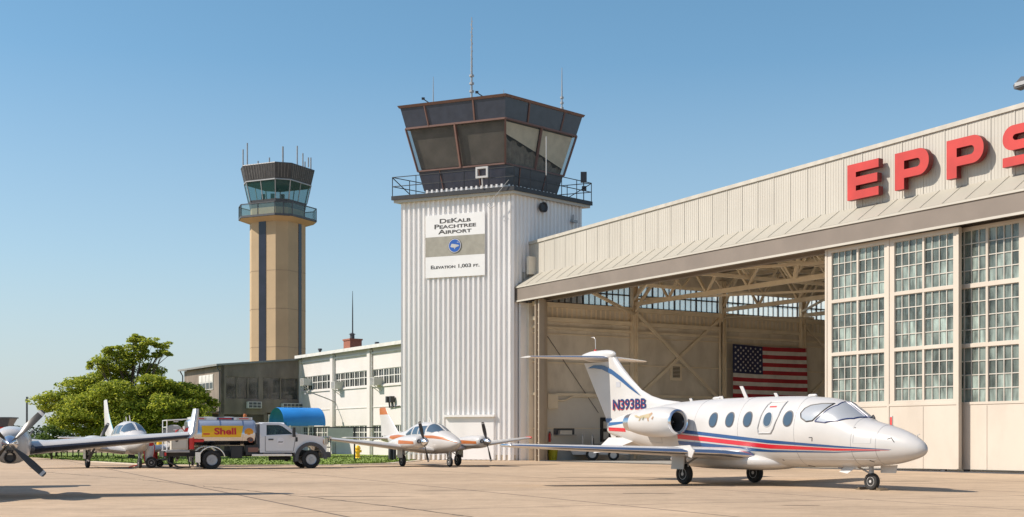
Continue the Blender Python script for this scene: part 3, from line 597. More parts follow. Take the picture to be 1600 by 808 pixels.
# sign on the tower
def tl(px, py, off): c = hit(px, py, T0+NL*off, NL)-T0; return c.dot(DL), c.z
sa1, szt = tl(664.5, 338, .2); sa0, szb = tl(757, 429.5, .2); szb = (szb+tl(664.5, 435, .2)[1])/2; szt = (szt+tl(757, 329.5, .2)[1])/2
ts = thing('airport_sign', 'white airport name sign with grey band and blue round emblem on the tower', 'sign', T0)
H_ = szt-szb; W_ = sa1-sa0; sx = -DL
def sp(u, v, off): q = DL*(sa1-u*W_)+NL*off; return Vector((q.x, q.y, szb+v*H_))
b = MB(); b.prism([(0, 0), (1, 0), (1, 1), (0, 1)], lambda u, v: sp(u, v, .08), lambda u, v: sp(u, v, .16)); b.build('board', [M('sign_white', (.80, .79, .77), .5, 0, .03, 1)], ts)
b = MB(); b.prism([(0, .335), (1, .335), (1, .65), (0, .65)], lambda u, v: sp(u, v, .158), lambda u, v: sp(u, v, .164)); b.build('band', [M('sign_band', (.33, .31, .255), .6)], ts)
m_ink = M('sign_ink', (.06, .055, .05), .6)
for s_, v, sz in (('DeKalb', .893, .39), ('Peachtree', .808, .39), ('Airport', .722, .39)): text('lettering', s_, sz, m_ink, ts, sp(.5, v, .164), sx, (0, 0, 1), .004, 1.85, .008, small=True)
text('lettering', 'Elevation 1,003 ft.', .31, m_ink, ts, sp(.5, .165, .164), sx, (0, 0, 1), .004, 1.42, .007, small=True)
ec = sp(.5, .492, .17); er = H_*.118
b = MB(); b.lathe([(0, er), (.02, er)], ec-NL*.005, NL, 36, 0); b.lathe([(.02, er*.95), (.028, er*.95)], ec-NL*.005, NL, 36, 1); b.lathe([(.028, er*.84), (.034, er*.84)], ec-NL*.005, NL, 36, 2)
pl = [(-.62, -.08), (-.52, -.20), (.1, -.30), (.22, -.22), (.62, -.10), (.70, .02), (.45, .10), (.20, .16), (-.35, .26), (-.5, .22), (-.55, .05)]
b.prism([(u*er, v*er) for u, v in pl], lambda u, v: ec+sx*u+Vector((0, 0, v))+NL*.030, lambda u, v: ec+sx*u+Vector((0, 0, v))+NL*.036, 1)
b.prism([(.30*er, .42*er), (.62*er, .36*er), (.55*er, .50*er)], lambda u, v: ec+sx*u+Vector((0, 0, v))+NL*.030, lambda u, v: ec+sx*u+Vector((0, 0, v))+NL*.036, 1)
b.prism([(-.1*er, -.3*er), (.1*er, -.3*er), (.02*er, -.5*er)], lambda u, v: ec+sx*u+Vector((0, 0, v))+NL*.030, lambda u, v: ec+sx*u+Vector((0, 0, v))+NL*.036, 1)
b.build('emblem', [m_ink, m_white, M('emblem_blue', (.01, .10, .42), .5)], ts)
# ------------------------------------------------------------------ tall tan tower far behind
FT = Vector(((434-800)/FPX*187, 187, 0))
ft = thing('control_tower', 'tall tan concrete control tower far behind the office roof', 'control tower', FT)
ANG = [148, 84, 58, -6, -32, -96, -122, -186]
def oct_(r, z): return [Vector((r*cos(radians(a)), -r*sin(radians(a)), z)) for a in ANG]
m_tan = M('tan_concrete', (.46, .34, .20), .75, 0, .06, .25, stain=.18, sscale=.2)
m_strip = M('dark_window_strip', (.018, .019, .032), .2, 0, .2, .6)
zf = lambda py: EYE+(HOR-py)/FPX*187
b = MB(); b.loft([oct_(4.02, 0), oct_(4.02, zf(345))], smooth=False)
for z in (9, 14.5, 20, 25.5): b.loft([oct_(4.04, z), oct_(4.04, z+.08)], 1, smooth=False)
b.build('shaft', [m_tan, M('joint_tan', (.30, .22, .14), .8)], ft)
for i in (0, 2, 4, 6):
    a, c = oct_(4.02, 0)[i], oct_(4.02, 0)[(i+1) % 8]; d_ = (c-a).normalized(); nn = Vector((a.x+c.x, a.y+c.y, 0)).normalized(); m_ = a.lerp(c, .66 if i == 2 else .46); hw0 = .36 if i == 2 else .62
    b = MB(); b.prism([(m_+d_*t+nn*h).xy[:] for t, h in ((-hw0, -.1), (hw0, -.1), (hw0, .06), (-hw0, .06))], lambda u, v: (u, v, .5), lambda u, v: (u, v, zf(346))); b.build('window_strip', [m_strip], ft)
    e0 = a.lerp(c, .85); 
b = MB(); b.loft([oct_(4.0, zf(352)), oct_(5.55, zf(346.5)), oct_(5.65, zf(346)), oct_(5.65, zf(343))], smooth=False, matf=lambda i, k: 0 if i < 1 else 1); b.build('gallery', [m_tan, m_dark], ft)
m_tealglass = glass('teal_rail_glass', (.14, .22, .21), .55, .05)
b = MB(); b.loft([oct_(5.55, zf(343)), oct_(5.55, zf(326))], cap=False, smooth=False); b.build('gallery_glass', [m_tealglass], ft)
b = MB(); r1 = oct_(5.58, zf(325.5))
for i in range(8):
    b.bar(r1[i], r1[(i+1) % 8], .12)
    for k in range(2): q = r1[i].lerp(r1[(i+1) % 8], k/2); b.bar(q, Vector((q.x, q.y, zf(343))), .10)
b.build('railing', [m_dark], ft)
def fcab(py):
    t = (330-py)/(330-266); return oct_(lerp(3.95, 5.32, t), zf(py))
b = MB(); b.loft([oct_(3.9, zf(344)), fcab(330)], smooth=False); b.build('cab_base', [m_tan], ft)
b = MB(); b.loft([fcab(330), fcab(318)], smooth=False); b.build('cab_sill', [m_dark], ft)
m_fcab = glass('far_cab_glass', (.03, .13, .13), .62, .03)
ra, rb_ = fcab(318), fcab(289.5)
for i in range(8): w = MB(); w.add([ra[i], ra[(i+1) % 8], rb_[(i+1) % 8], rb_[i]], [(0, 1, 2, 3)]); w.build('cab_window', [m_fcab], ft)
b = MB()
for i in range(8):
    b.bar(ra[i], rb_[i], .14); b.bar(rb_[i], rb_[(i+1) % 8], .16)
    if i % 2 == 0:  b.bar(ra[i].lerp(ra[(i+1) % 8], .5), rb_[i].lerp(rb_[(i+1) % 8], .5), .10)
b.build('mullions', [m_grey], ft)
b = MB(); b.loft([fcab(289.5), fcab(266)], smooth=False)
u0, u1 = fcab(288), fcab(267)
for i in range(8):
    for k in range(1, 12 if i % 2 == 0 else 5): t = k/(12 if i % 2 == 0 else 5); b.bar(u0[i].lerp(u0[(i+1) % 8], t)*1.004, u1[i].lerp(u1[(i+1) % 8], t)*1.004, .08, .08, 1)
b.build('cab_spandrel', [M('dark_shingle', (.055, .052, .052), .6, 0, .25, 1.5), M('shingle_rib', (.16, .15, .14), .5)], ft)
b = MB(); b.loft([oct_(5.36, zf(266)), oct_(5.3, zf(264.6))], smooth=False); b.build('cab_roof', [m_dark], ft)
b = MB(); b.loft([oct_(2.2, zf(320)), oct_(2.2, zf(316))], smooth=False)
for x, y in ((-1.6, -2.6), (-.2, -3.0), (1.2, -2.6)): b.bx(x-.25, x+.25, y-.2, y+.2, zf(318), zf(309)); 
b.build('console', [m_dark], ft)
for px, top, yy in ((382, 236, -1), (393, 231, -3), (399, 247, 2), (425, 251, -2), (442, 229, 0), (468, 233, -2), (473, 248, 2), (475, 242, -1), (484, 244, 1), (484.6, 250, -1.6), (417, 252, 3)):
    x = (px-434)/10.7
    b = MB(); b.tube([(x, yy, zf(265)), (x, yy, zf(top))], .10 if px not in (442,) else .13, 6)
    if px == 417: b.bx(x-.3, x+.3, yy-.1, yy+.1, zf(254), zf(251))
    b.build('aerial', [m_grey], ft)
# ------------------------------------------------------------------ office building (white part and brown part)
B0 = Vector((-19.8, 120, 0)); of = thing('office_building', 'two storey white office building with a brown glazed end behind the fuel truck', 'building', B0, HROT)
def oF(px, py, yo=0): p = hit(px, py, B0+HW*yo, HW)-B0; return p.dot(HD), p.z
m_wall = M('white_render', (.62, .58, .55), .7, 0, .04, .4, stain=.10)
m_brownw = M('weathered_brown_wood', (.21, .17, .135), .75, 0, .25, .8, stain=.4, sscale=1.2, stretch=(1, 1, .4))
m_wframe = M('window_frame_white', (.60, .58, .54), .5)
m_owin = glass('office_glass', (.05, .055, .055), .25, .05, .5, (1, 1, 1), 1.2)
OL = 26.0; zt = 8.95
wz0, wz1 = oF(560, 604)[1], oF(560, 580)[1]; lz1 = oF(560, 665)[1]
cols = [oF(p, 600)[0] for p in (473, 521, 578)]; bays = []
pil = [0.0]+[oF(521, 600)[0], oF(579, 600)[0]]; step = pil[2]-pil[1]
while pil[-1]+step < OL: pil.append(pil[-1]+step)
holes = []
for i in range(len(pil)):
    x0 = pil[i]+.45; x1 = (pil[i+1] if i+1 < len(pil) else OL)-.4
    if x1-x0 > 1: holes.append((x0, x1))
b = MB(); b.xz([(0, 0), (OL, 0), (OL, zt), (0, zt)], 0, .3, 0, [[(x0, z0), (x1, z0), (x1, z1), (x0, z1)] for x0, x1 in holes for z0, z1 in ((wz0, wz1), (1.2, lz1))])
b.bx(0, .3, .3, 12, 0, zt); b.bx(OL-.3, OL, .3, 12, 0, zt); b.bx(.3, OL-.3, 11.7, 12, 0, zt); b.bx(.3, OL-.3, 2.2, 2.3, 0, zt, 1); b.build('wall', [m_wall, m_dark], of)
b = MB()
for i, x in enumerate(pil[1:]): b.bx(x-.28, x+.28, -.22, -.002, 0, zt-.1)
b.bx(-.05, .22, -.2, -.002, 0, zt-.1); b.build('pilaster', [m_wall], of)
b = MB()
for x in pil[1:]: b.tube([(x+.42, -.1, 0), (x+.42, -.1, zt-.2)], .06, 6)
b.build('downpipe', [m_wframe], of)
b = MB(); b.bx(-.1, OL+.2, -.55, 12.3, zt, zt+.14); b.bx(-.1, OL+.2, -.58, -.55, zt-.12, zt+.16, 1); b.build('roof', [m_grey, m_wframe], of)
b = MB(); b.bx(.25, OL, -.12, -.002, zt-.55, zt-.42); b.bx(.25, OL, -.10, -.002, wz0-.16, wz0-.02); b.bx(.25, OL, -.05, -.002, 3.95, 4.02); b.build('wall_band', [m_wall], of)
for x0, x1 in holes:
    for z0, z1 in ((wz0, wz1), (1.2, lz1)):
        n = max(3, round((x1-x0)/1.05)); w = MB()
        for k in range(n+1): xx = lerp(x0, x1, k/n); w.bx(xx-.07, xx+.07, .05, .18, z0, z1)
        for k in range(n): xx = lerp(x0, x1, (k+.5)/n); w.bx(xx-.025, xx+.025, .08, .15, z0, z1)
        for z in (z0+.03, z1-.03, lerp(z0, z1, .55)): w.bx(x0, x1, .06, .17, z-.035, z+.035)
        ob = w.build('window', [m_wframe], of); g = MB(); g.bx(x0, x1, .10, .115, z0, z1); g.build('pane', [m_owin], ob)
        g = MB(); g.bx(lerp(x0, x1, .05), lerp(x0, x1, .3), .4, .42, lerp(z0, z1, .4), z1); g.bx(lerp(x0, x1, .6), lerp(x0, x1, .72), .4, .42, lerp(z0, z1, .2), z1); g.build('blind', [m_blind], ob)
# window air conditioners
for px, py in ((477, 597), (526, 602), (587, 596)):
    x, z = oF(px, py, -.4); b = MB(); b.bx(x-.42, x+.42, -.75, .1, z-.32, z+.32)
    for k in range(6): b.bx(x-.36, x+.36, -.77, -.75, z-.26+k*.1, z-.22+k*.1, 1)
    b.bar((x-.3, -.7, z-.34), (x-.3, 0, z-.8), .05); b.bar((x+.3, -.7, z-.34), (x+.3, 0, z-.8), .05); b.build('air_conditioner', [m_wframe, m_dark], of)
x, z = oF(524, 629); b = MB(); b.tube([(x, 0, z), (x+.1, -.6, z+.25), (x+.3, -2.2, z+.75), (x+.35, -2.6, z+.75)], .05, 6); b.bx(x+.2, x+.5, -3.0, -2.5, z+.66, z+.78); b.build('lamp_arm', [m_grey], of)
x, z = oF(614, 630); b = MB(); b.bar((x-.5, -.1, z-.35), (x+1.4, -.1, z-.25), .06)
for k in (-.3, .35): b.bar((x+k, -.15, z-.3), (x+k, -.2, z+.1), .1); b.bx(x+k-.16, x+k+.16, -.45, -.1, z+.05, z+.55)
b.build('twin_lamp', [m_black], of)
# brown end: projects from the far end of the white front (local x<0 is further; -y towards the viewer)
LB = 7.7
b = MB()
b.prism([(-LB, 3.9), (-.02, 3.9), (-.02, 8.75), (-LB, 8.0)], lambda u, v: (.0, u, v), lambda u, v: (-.25, u, v), 0, [[(-LB+.45, 4.95), (-4.1, 4.95), (-4.1, 7.05), (-LB+.45, 7.05)], [(-3.75, 4.95), (-.25, 4.95), (-.25, 7.05), (-3.75, 7.05)]])
b.bx(-11, -.25, -LB, -LB+.25, 3.9, 7.95); b.bx(-11, -10.75, -LB+.25, 11, 0, 8.2); b.bx(-11, -.25, 11, 11.25, 0, 8.4); b.bx(-11, 0, -LB, 11, 3.75, 3.9)
b.build('brown_wall', [m_brownw], of)
b = MB(); b.prism([(-LB-.5, 7.95), (12.2, 9.9), (12.2, 10.05), (-LB-.5, 8.12)], lambda u, v: (.25, u, v), lambda u, v: (-11.5, u, v)); b.build('brown_roof', [M('roof_edge_grey', (.22, .22, .21), .6)], of)
for (y0, y1, n) in ((-LB+.45, -4.1, 3), (-3.75, -.25, 2)):
    w = MB()
    for k in range(n+1): yy = lerp(y0, y1, k/n); w.bx(-.2, -.02, yy-.05, yy+.05, 4.95, 7.05)
    for z in (4.98, 7.02): w.bx(-.2, -.02, y0, y1, z-.05, z+.05)
    ob = w.build('window', [m_brownw], of); g = MB(); g.bx(-.14, -.12, y0, y1, 4.95, 7.05); g.build('pane', [glass('smoked_glass', (.09, .078, .07), .3, .06, .8, (1, 1, .6), .9)], ob)
b = MB(); b.bx(-10.8, -.4, -LB+.3, 10.9, 4.6, 4.65); 
for k in range(7): y = -7+k*1.05; b.bx(-2.4+.3*(k % 3), -1.2+.2*(k % 2), y, y+.6, 4.65, 5.6+.25*(k % 3))
b.build('furniture', [m_dark], of)
# left flank: white sash windows
for k in range(4):
    x = -2.6-k*1.05; w = MB(); w.bx(x-.5, x+.5, -LB-.06, -LB-.002, 5.9, 7.3); w.bx(x-.42, x+.42, -LB-.08, -LB-.06, 5.98, 6.55, 1); w.bx(x-.42, x+.42, -LB-.08, -LB-.06, 6.65, 7.22, 0); w.build('window', [m_wframe, m_owin], of)
for q_ in ((-.35, -.0, -LB-.02, -LB+.3, 0, 8.0), (-11, -10.6, -LB, -LB+.4, 0, 3.7), (-.32, -.02, -3.6, -3.3, 0, 3.7)): MB().bx(*q_).build('post', [m_brownw], of)
b = MB(); b.tube([(-.1, -LB-.35, 7.95), (-.1, -LB-.3, 7.7), (-.1, -LB-.1, 7.5), (-.1, -LB-.1, .1)], .06, 6); b.tube([(-11.2, -LB-.35, 7.95), (-11.2, -LB-.1, 7.5), (-11.2, -LB-.1, .1)], .06, 6); b.build('downpipe', [m_dark], of)
b = MB(); b.bx(-9, -.5, -LB-1.3, -LB, 3.7, 3.85)
for k in range(18): x = -9+k*.5; b.bx(x-.03, x+.03, -LB-1.3, -LB-1.22, 3.85, 4.9)
b.bx(-9, -.5, -LB-1.32, -LB-1.2, 4.86, 4.96); b.bx(-9, -8.8, -LB-1.3, -LB-1.1, 0, 3.7); b.bx(-.7, -.5, -LB-1.3, -LB-1.1, 0, 3.7); b.build('balcony', [m_brownw], of)
# lattice screen under the brown end
b = MB()
for k in range(46):
    y0 = -LB+.1+k*.17
    for s_ in (1, -1):
        ya, yb, za, zb = (y0, y0+2.2, 1.4, 3.6) if s_ > 0 else (y0+2.2, y0, 1.4, 3.6)
        lo_, hi_ = -LB+.1, -3.5; p, q = Vector((-.1-.02*s_, ya, za)), Vector((-.1-.02*s_, yb, zb)); d_ = q-p
        ts_ = [0, 1]
        t0 = max(0, min((lo_-p.y)/d_.y, (hi_-p.y)/d_.y)); t1 = min(1, max((lo_-p.y)/d_.y, (hi_-p.y)/d_.y))
        if t1-t0 > .05: b.bar(p+d_*t0, p+d_*t1, .03, .03)
b.bx(-.2, 0, -LB+.1, -3.5, 1.25, 1.42); b.bx(-.2, 0, -LB+.1, -3.5, 3.58, 3.75); b.build('lattice', [m_brownw], of)
b = MB(); b.bx(-5, -4.8, -LB+.3, -.1, 0, 3.7); b.bx(-.3, -.05, -3.2, -.2, .0, 3.6, 1)
for k in range(12): b.bx(-.05, -.02, -3.2, -.2, .3+k*.28, .34+k*.28, 1)
b.build('ground_wall', [m_dark, m_wall], of)
for y, z in ((-4.65, 4.45), (-.95, 4.35)):
    b = MB(); hw_ = .65 if y < -2 else 1.0; b.bx(0, .45, y-hw_, y+hw_, z-.3, z+.3)
    n = 3 if y < -2 else 5
    for k in range(n):
        for j in range(2): yy = y-hw_+.08+k*(2*hw_-.1)/n; b.bx(.45, .47, yy, yy+(2*hw_-.1)/n-.06, z-.25+j*.27, z-.03+j*.27, 1)
    b.build('air_conditioner', [m_wframe, m_dark], of)
# chimney and aerial on the office roof
cx, cz = oF(551, 530, 4.5); b = MB(); b.bx(cx-.75, cx+.75, 3.9, 5.1, zt, cz-.15); b.bx(cx-.82, cx+.82, 3.83, 5.17, cz-.15, cz)
b.lathe([(0, .22), (.45, .22), (.46, .34), (.6, .1)], (cx-.1, 4.5, cz), (0, 0, 1), 12, 1); b.build('chimney', [m_brick, m_dark], of)
a_, za_ = oF(554, 455, 4.5); b = MB(); b.tube([(a_, 4.3, cz-.5), (a_, 4.3, lerp(cz, za_, .6)), (a_, 4.3, za_)], [.07, .05, .02], 6); b.build('aerial', [m_black], of)
for px, py, yo in ((500, 548, 3), (589, 538, 3)):
    x, z = oF(px, py, yo); MB().lathe([(0, .12), (max(.3, z-zt), .12), (z-zt+.02, .2), (z-zt+.2, .2)], (x, yo, zt), (0, 0, 1), 10).build('roof_vent', [m_dark], of)
# blue barrel awning over the entrance
aw_c = gnd(486, 710); AW = at(496, 661, 112)
aw = thing('awning', 'bright blue barrel awning over the office entrance', 'awning', (AW.x, AW.y, 0), atan2(-HW.y, -HW.x))
za0, za1 = EYE+(HOR-661)/FPX*112, EYE+(HOR-637.5)/FPX*112; hh = za1-za0; L_ = 3.8; ww = 1.8
m_aw = M('awning_blue', (.015, .22, .62), .55, 0, .06, .8)
n = 16; ring = lambda x, s: [Vector((x, -ww*s*cos(pi*k/n), za0+hh*s*sin(pi*k/n))) for k in range(n+1)]
b = MB(); b.loft([ring(0, 1), ring(L_*.5, 1), ring(L_-.1, 1), ring(L_, .98)], cap=False, closed=False); b.loft([ring(0, .985), ring(L_-.3, .985)], cap=False, closed=False)
b.bx(0, L_-.3, -ww, -ww+.03, za0-.25, za0); b.bx(0, L_-.3, ww-.03, ww, za0-.25, za0); b.build('canopy', [m_aw], aw)
b = MB()
for x in (.1, L_-.6):
    for y in (-ww+.08, ww-.08): b.tube([(x, y, 0), (x, y, za0)], .05, 8)
b.build('frame', [m_wframe], aw)
# ------------------------------------------------------------------ fences, posts, hydrant
fz = 80.0
fe = thing('fence', 'thin black rail fence with sign along the office lawn', 'fence', (0, 0, 0))
fx = [(p-800)/FPX*fz for p in (492, 554, 618)]; hgt = EYE+(HOR-668)/FPX*fz
for x in fx: MB().bar((x, fz, 0), (x, fz, hgt+.05), .09).build('post', [m_black], fe)
b = MB(); b.bar((fx[0], fz, hgt), (fx[-1], fz, hgt), .07); b.bar((fx[0], fz, .25), (fx[-1], fz, .25), .03); b.build('rail', [m_black], fe)
b = MB(); b.bx(-.80, .80, -.03, 0, -.45, .45); ob = b.build('notice_board', [M('notice_grey', (.42, .42, .38), .6)], fe, loc=((532-800)/FPX*fz, fz-.06, EYE+(HOR-680)/FPX*fz))
fl_ = thing('fence', 'low dark iron fence left of the big tree', 'fence', (0, 0, 0))
for k in range(10): x = (96+k*9-800)/FPX*96; MB().bar((x, 96, 0), (x, 96, 1.75), .07).build('post', [m_black], fl_)
b = MB(); x0, x1 = (96-800)/FPX*96, (177-800)/FPX*96
for z in (.35, 1.0, 1.65): b.bar((x0, 96, z), (x1, 96, z), .05)
b.build('rail', [m_black], fl_)
hp = gnd(559, 716.5); q = thing('hydrant', 'yellow fire hydrant on the lawn behind the orange striped plane', 'hydrant', (hp.x, hp.y, 0))
b = MB(); b.lathe([(0, .22), (.06, .22), (.08, .15), (.62, .15), (.66, .2), (.72, .2), (.86, .12), (.9, .04)], (0, 0, 0), (0, 0, 1), 14); b.lathe([(-.26, .09), (.26, .09)], (0, 0, .5), (1, 0, 0), 10); b.lathe([(-.24, .11), (0, .11)], (0, 0, .42), (0, 1, 0), 10); b.build('hydrant_body', [m_yellow], q, bevel=.01)
for px, lab in ((610, 'left of the two dark bollards behind the orange striped plane'), (616, 'right of the two dark bollards behind the orange striped plane')):
    c = gnd(px, 719.5); b = MB(); b.lathe([(0, .13), (1.0, .13), (1.06, .09), (1.08, .02)], (0, 0, 0), (0, 0, 1), 12); tag(b.build('bollard', [m_black], None, loc=(c.x, c.y, 0)), lab, 'bollard', 'bollards by the tower')
lp_ = at(42, 620, 100); MB_ = MB(); MB_.tube([(0, 0, 0), (0, 0, lp_.z)], [.09, .075], 8); q = thing('lamp_post', 'plain dark lamp post standing alone at the left of the tree', 'lamp post', (lp_.x, 100, 0)); MB_.build('pole', [m_dark], q); MB().lathe([(0, .16), (.1, .16)], (0, 0, 0), (0, 0, 1), 10).build('base', [m_dark], q)
# distant glazed booth
bp = at(6, 672, 150); q = thing('observation_booth', 'small distant booth with flared dark glass at the left edge', 'booth', (bp.x, 150, 0))
sq = lambda r, z: [Vector((r*c, r*s_, z)) for c, s_ in ((-1, -1), (1, -1), (1, 1), (-1, 1))]
b = MB(); b.loft([sq(.75, 0), sq(.75, bp.z)], smooth=False); b.build('base', [m_wall], q)
b = MB(); b.loft([sq(.74, bp.z), sq(.78, bp.z+.35)], smooth=False); b.build('band', [m_red], q)
b = MB(); b.loft([sq(.7, bp.z+.35), sq(1.15, bp.z+1.35)], smooth=False); b.build('windows', [m_band], q)
b = MB(); b.loft([sq(1.25, bp.z+1.35), sq(1.25, bp.z+1.5)], smooth=False); b.build('roof', [m_dark], q)
# ------------------------------------------------------------------ vegetation
def leafmat(name, c, var=.35, tr=.35):
    m = bpy.data.materials.new(name); m.use_nodes = True; t = m.node_tree; N = t.nodes; L = t.links; p = N['Principled BSDF']; p.inputs['Roughness'].default_value = .55; p.inputs['Specular IOR Level'].default_value = .3
    g = N.new('ShaderNodeNewGeometry'); r = N.new('ShaderNodeValToRGB'); L.new(g.outputs['Random Per Island'], r.inputs[0]); e = r.color_ramp.elements
    e[0].color = (c[0]*(1-var)*.8, c[1]*(1-var), c[2]*(1-var), 1); e[1].color = (c[0]*(1+var)*1.25, c[1]*(1+var), c[2]*(1+var), 1)
    L.new(r.outputs[0], p.inputs['Base Color']); tl_ = N.new('ShaderNodeBsdfTranslucent'); L.new(r.outputs[0], tl_.inputs[0])
    mx = N.new('ShaderNodeMixShader'); mx.inputs[0].default_value = tr; L.new(p.outputs[0], mx.inputs[1]); L.new(tl_.outputs[0], mx.inputs[2]); L.new(mx.outputs[0], N['Material Output'].inputs[0]); return m
m_leaf = leafmat('leaf_green', (.32, .41, .05), .5, .5); m_bush = leafmat('bush_leaf', (.10, .17, .03)); m_far = leafmat('far_leaf', (.07, .10, .05), .2, .1)
m_bark = M('bark', (.13, .10, .075), .9, 0, .3, 5, bump=.5)
def leaves(b, lobe, n, size, R, flat=.55):
    x, y, z, rx, ry, rz_ = lobe
    for _ in range(n):
        while True:
            u = Vector((R.uniform(-1, 1), R.uniform(-1, 1), R.uniform(-1, 1)))
            if .25 < u.length < 1 and R.random() < u.length**1.3: break
        p = Vector((x+u.x*rx, y+u.y*ry, z+u.z*rz_)); nrm = Vector((u.x*.5+R.gauss(0, .45), u.y*.5+R.gauss(0, .45), abs(u.z)*.6+flat+R.gauss(0, .3))).normalized()
        t = nrm.cross(Vector((R.gauss(0, 1), R.gauss(0, 1), R.gauss(0, 1)))).normalized(); s_ = nrm.cross(t); l = size*R.uniform(.6, 1.3); w_ = l*R.uniform(.42, .62); dr = nrm*(-l*.25)
        b.add([p-t*l*.5+dr*.3, p+s_*w_*.5, p+t*l*.5+dr, p-s_*w_*.5], [(0, 1, 2), (0, 2, 3)])
def tree(name, label, cat, loc, lobes, per, size, leaf, trunk_h, trunk_r, seed, group=None, stems=1, flat=.55):
    R = random.Random(seed); q = thing(name, label, cat, loc, 0, group); b = MB()
    for lb in lobes:
        v = max(lb[3]*lb[4], .05); n = int(per*(lb[3]*lb[4]*lb[5])**(2/3)) 
        k = max(3, int(n/55))
        for _ in range(k):      # each lobe is a handful of twig-sized clumps
            a, cc = R.uniform(0, 2*pi), R.uniform(-.75, 1); rr = sqrt(max(0, 1-cc*cc))*R.uniform(.6, 1)
            s_ = R.uniform(.16, .52); leaves(b, (lb[0]+lb[3]*rr*cos(a)*.85, lb[1]+lb[4]*rr*sin(a)*.85, lb[2]+lb[5]*cc*.85, lb[3]*s_, lb[4]*s_, lb[5]*s_*.8), n//k, size, R, flat)
    b.build('crown', [leaf], q, weld=False)
    b = MB(); top = Vector((0, 0, trunk_h)); b.tube([(0, 0, -.1), (.04, 0, trunk_h*.3), top], [trunk_r*1.35, trunk_r, trunk_r*.8], 10)
    for lb in lobes:
        e = Vector(lb[:3]); m_ = top.lerp(e, .5)+Vector((R.uniform(-.25, .25), R.uniform(-.25, .25), .15*(e-top).length*R.uniform(-.2, .6)))
        b.tube([top-Vector((0, 0, .2)), m_, e], [trunk_r*.5, trunk_r*.28, trunk_r*.08], 6)
        for _ in range(3): b.tube([m_.lerp(e, R.uniform(.2, .8)), e+Vector((R.uniform(-1, 1)*lb[3], R.uniform(-1, 1)*lb[4], R.uniform(-.6, 1)*lb[5]))*1.0], [trunk_r*.12, trunk_r*.03], 5)
    b.build('trunk', [m_bark], q); return q
TS = FPX/88
def tlb(px, py, rx, rz_, y=0, ry=None): return ((px-205)/TS, y, (716-py)/TS, rx/TS, (ry or rx)/TS, rz_/TS)
TL = [tlb(100, 628, 40, 16, -1), tlb(85, 640, 26, 9, .5), tlb(130, 605, 40, 17, 0), tlb(150, 640, 44, 24, -2), tlb(120, 660, 36, 20, -1.2), tlb(165, 590, 36, 18, 1), tlb(195, 618, 42, 22, -2.4), tlb(185, 565, 34, 17, 0), tlb(160, 572, 22, 12, -1),
      tlb(205, 550, 28, 14, .5), tlb(180, 548, 18, 9, -.5), tlb(225, 534, 24, 9, 0), tlb(212, 528, 13, 6, 0), tlb(252, 538, 18, 6, .4), tlb(258, 552, 16, 7, -.4), tlb(240, 556, 14, 6, 0), tlb(228, 580, 26, 13, 1), tlb(245, 604, 34, 17, -1),
      tlb(275, 612, 38, 16, .3), tlb(262, 640, 44, 24, -2), tlb(305, 618, 28, 15, 0), tlb(300, 645, 36, 22, -1), tlb(322, 632, 20, 13, .5), tlb(215, 655, 46, 28, -2.4), tlb(170, 672, 40, 22, -1.5), tlb(265, 672, 44, 22, -1.5), tlb(310, 668, 28, 20, 0), tlb(240, 630, 50, 36, 2), tlb(150, 640, 50, 34, 2.5)]
tree('deciduous_tree', 'broad spreading green tree beside the brown office end', 'tree', (at(205, 0, 88).x, 88, 0), TL, 1900, .215, m_leaf, 1.9, .26, 11)
tc_ = at(80, 0, 84); BS = FPX/84
tree('bush', 'round dark green bush on the lawn behind the propeller', 'bush', (tc_.x, 84, 0), [((px-74)/BS, yy, (714-py)/BS, r_/BS, r_/BS, r2/BS) for px, py, r_, r2, yy in ((72, 676, 26, 15, 0), (55, 684, 20, 16, -.4), (90, 682, 20, 16, .2), (72, 692, 32, 20, -.5), (74, 668, 14, 7, .1))], 900, .2, m_bush, .5, .08, 21)
R = random.Random(9); b = MB()
for k in range(90):
    x = R.uniform(-330, -60); y = R.uniform(330, 460); h = R.uniform(4, 8.0); leaves(b, (x, y, h*.55, R.uniform(4, 9), 4, h*.5), 170, 1.5, R, .4)
tag(b.build('distant_trees', [m_far], weld=False), 'low dark line of far trees on the horizon', 'trees', None, 'stuff')
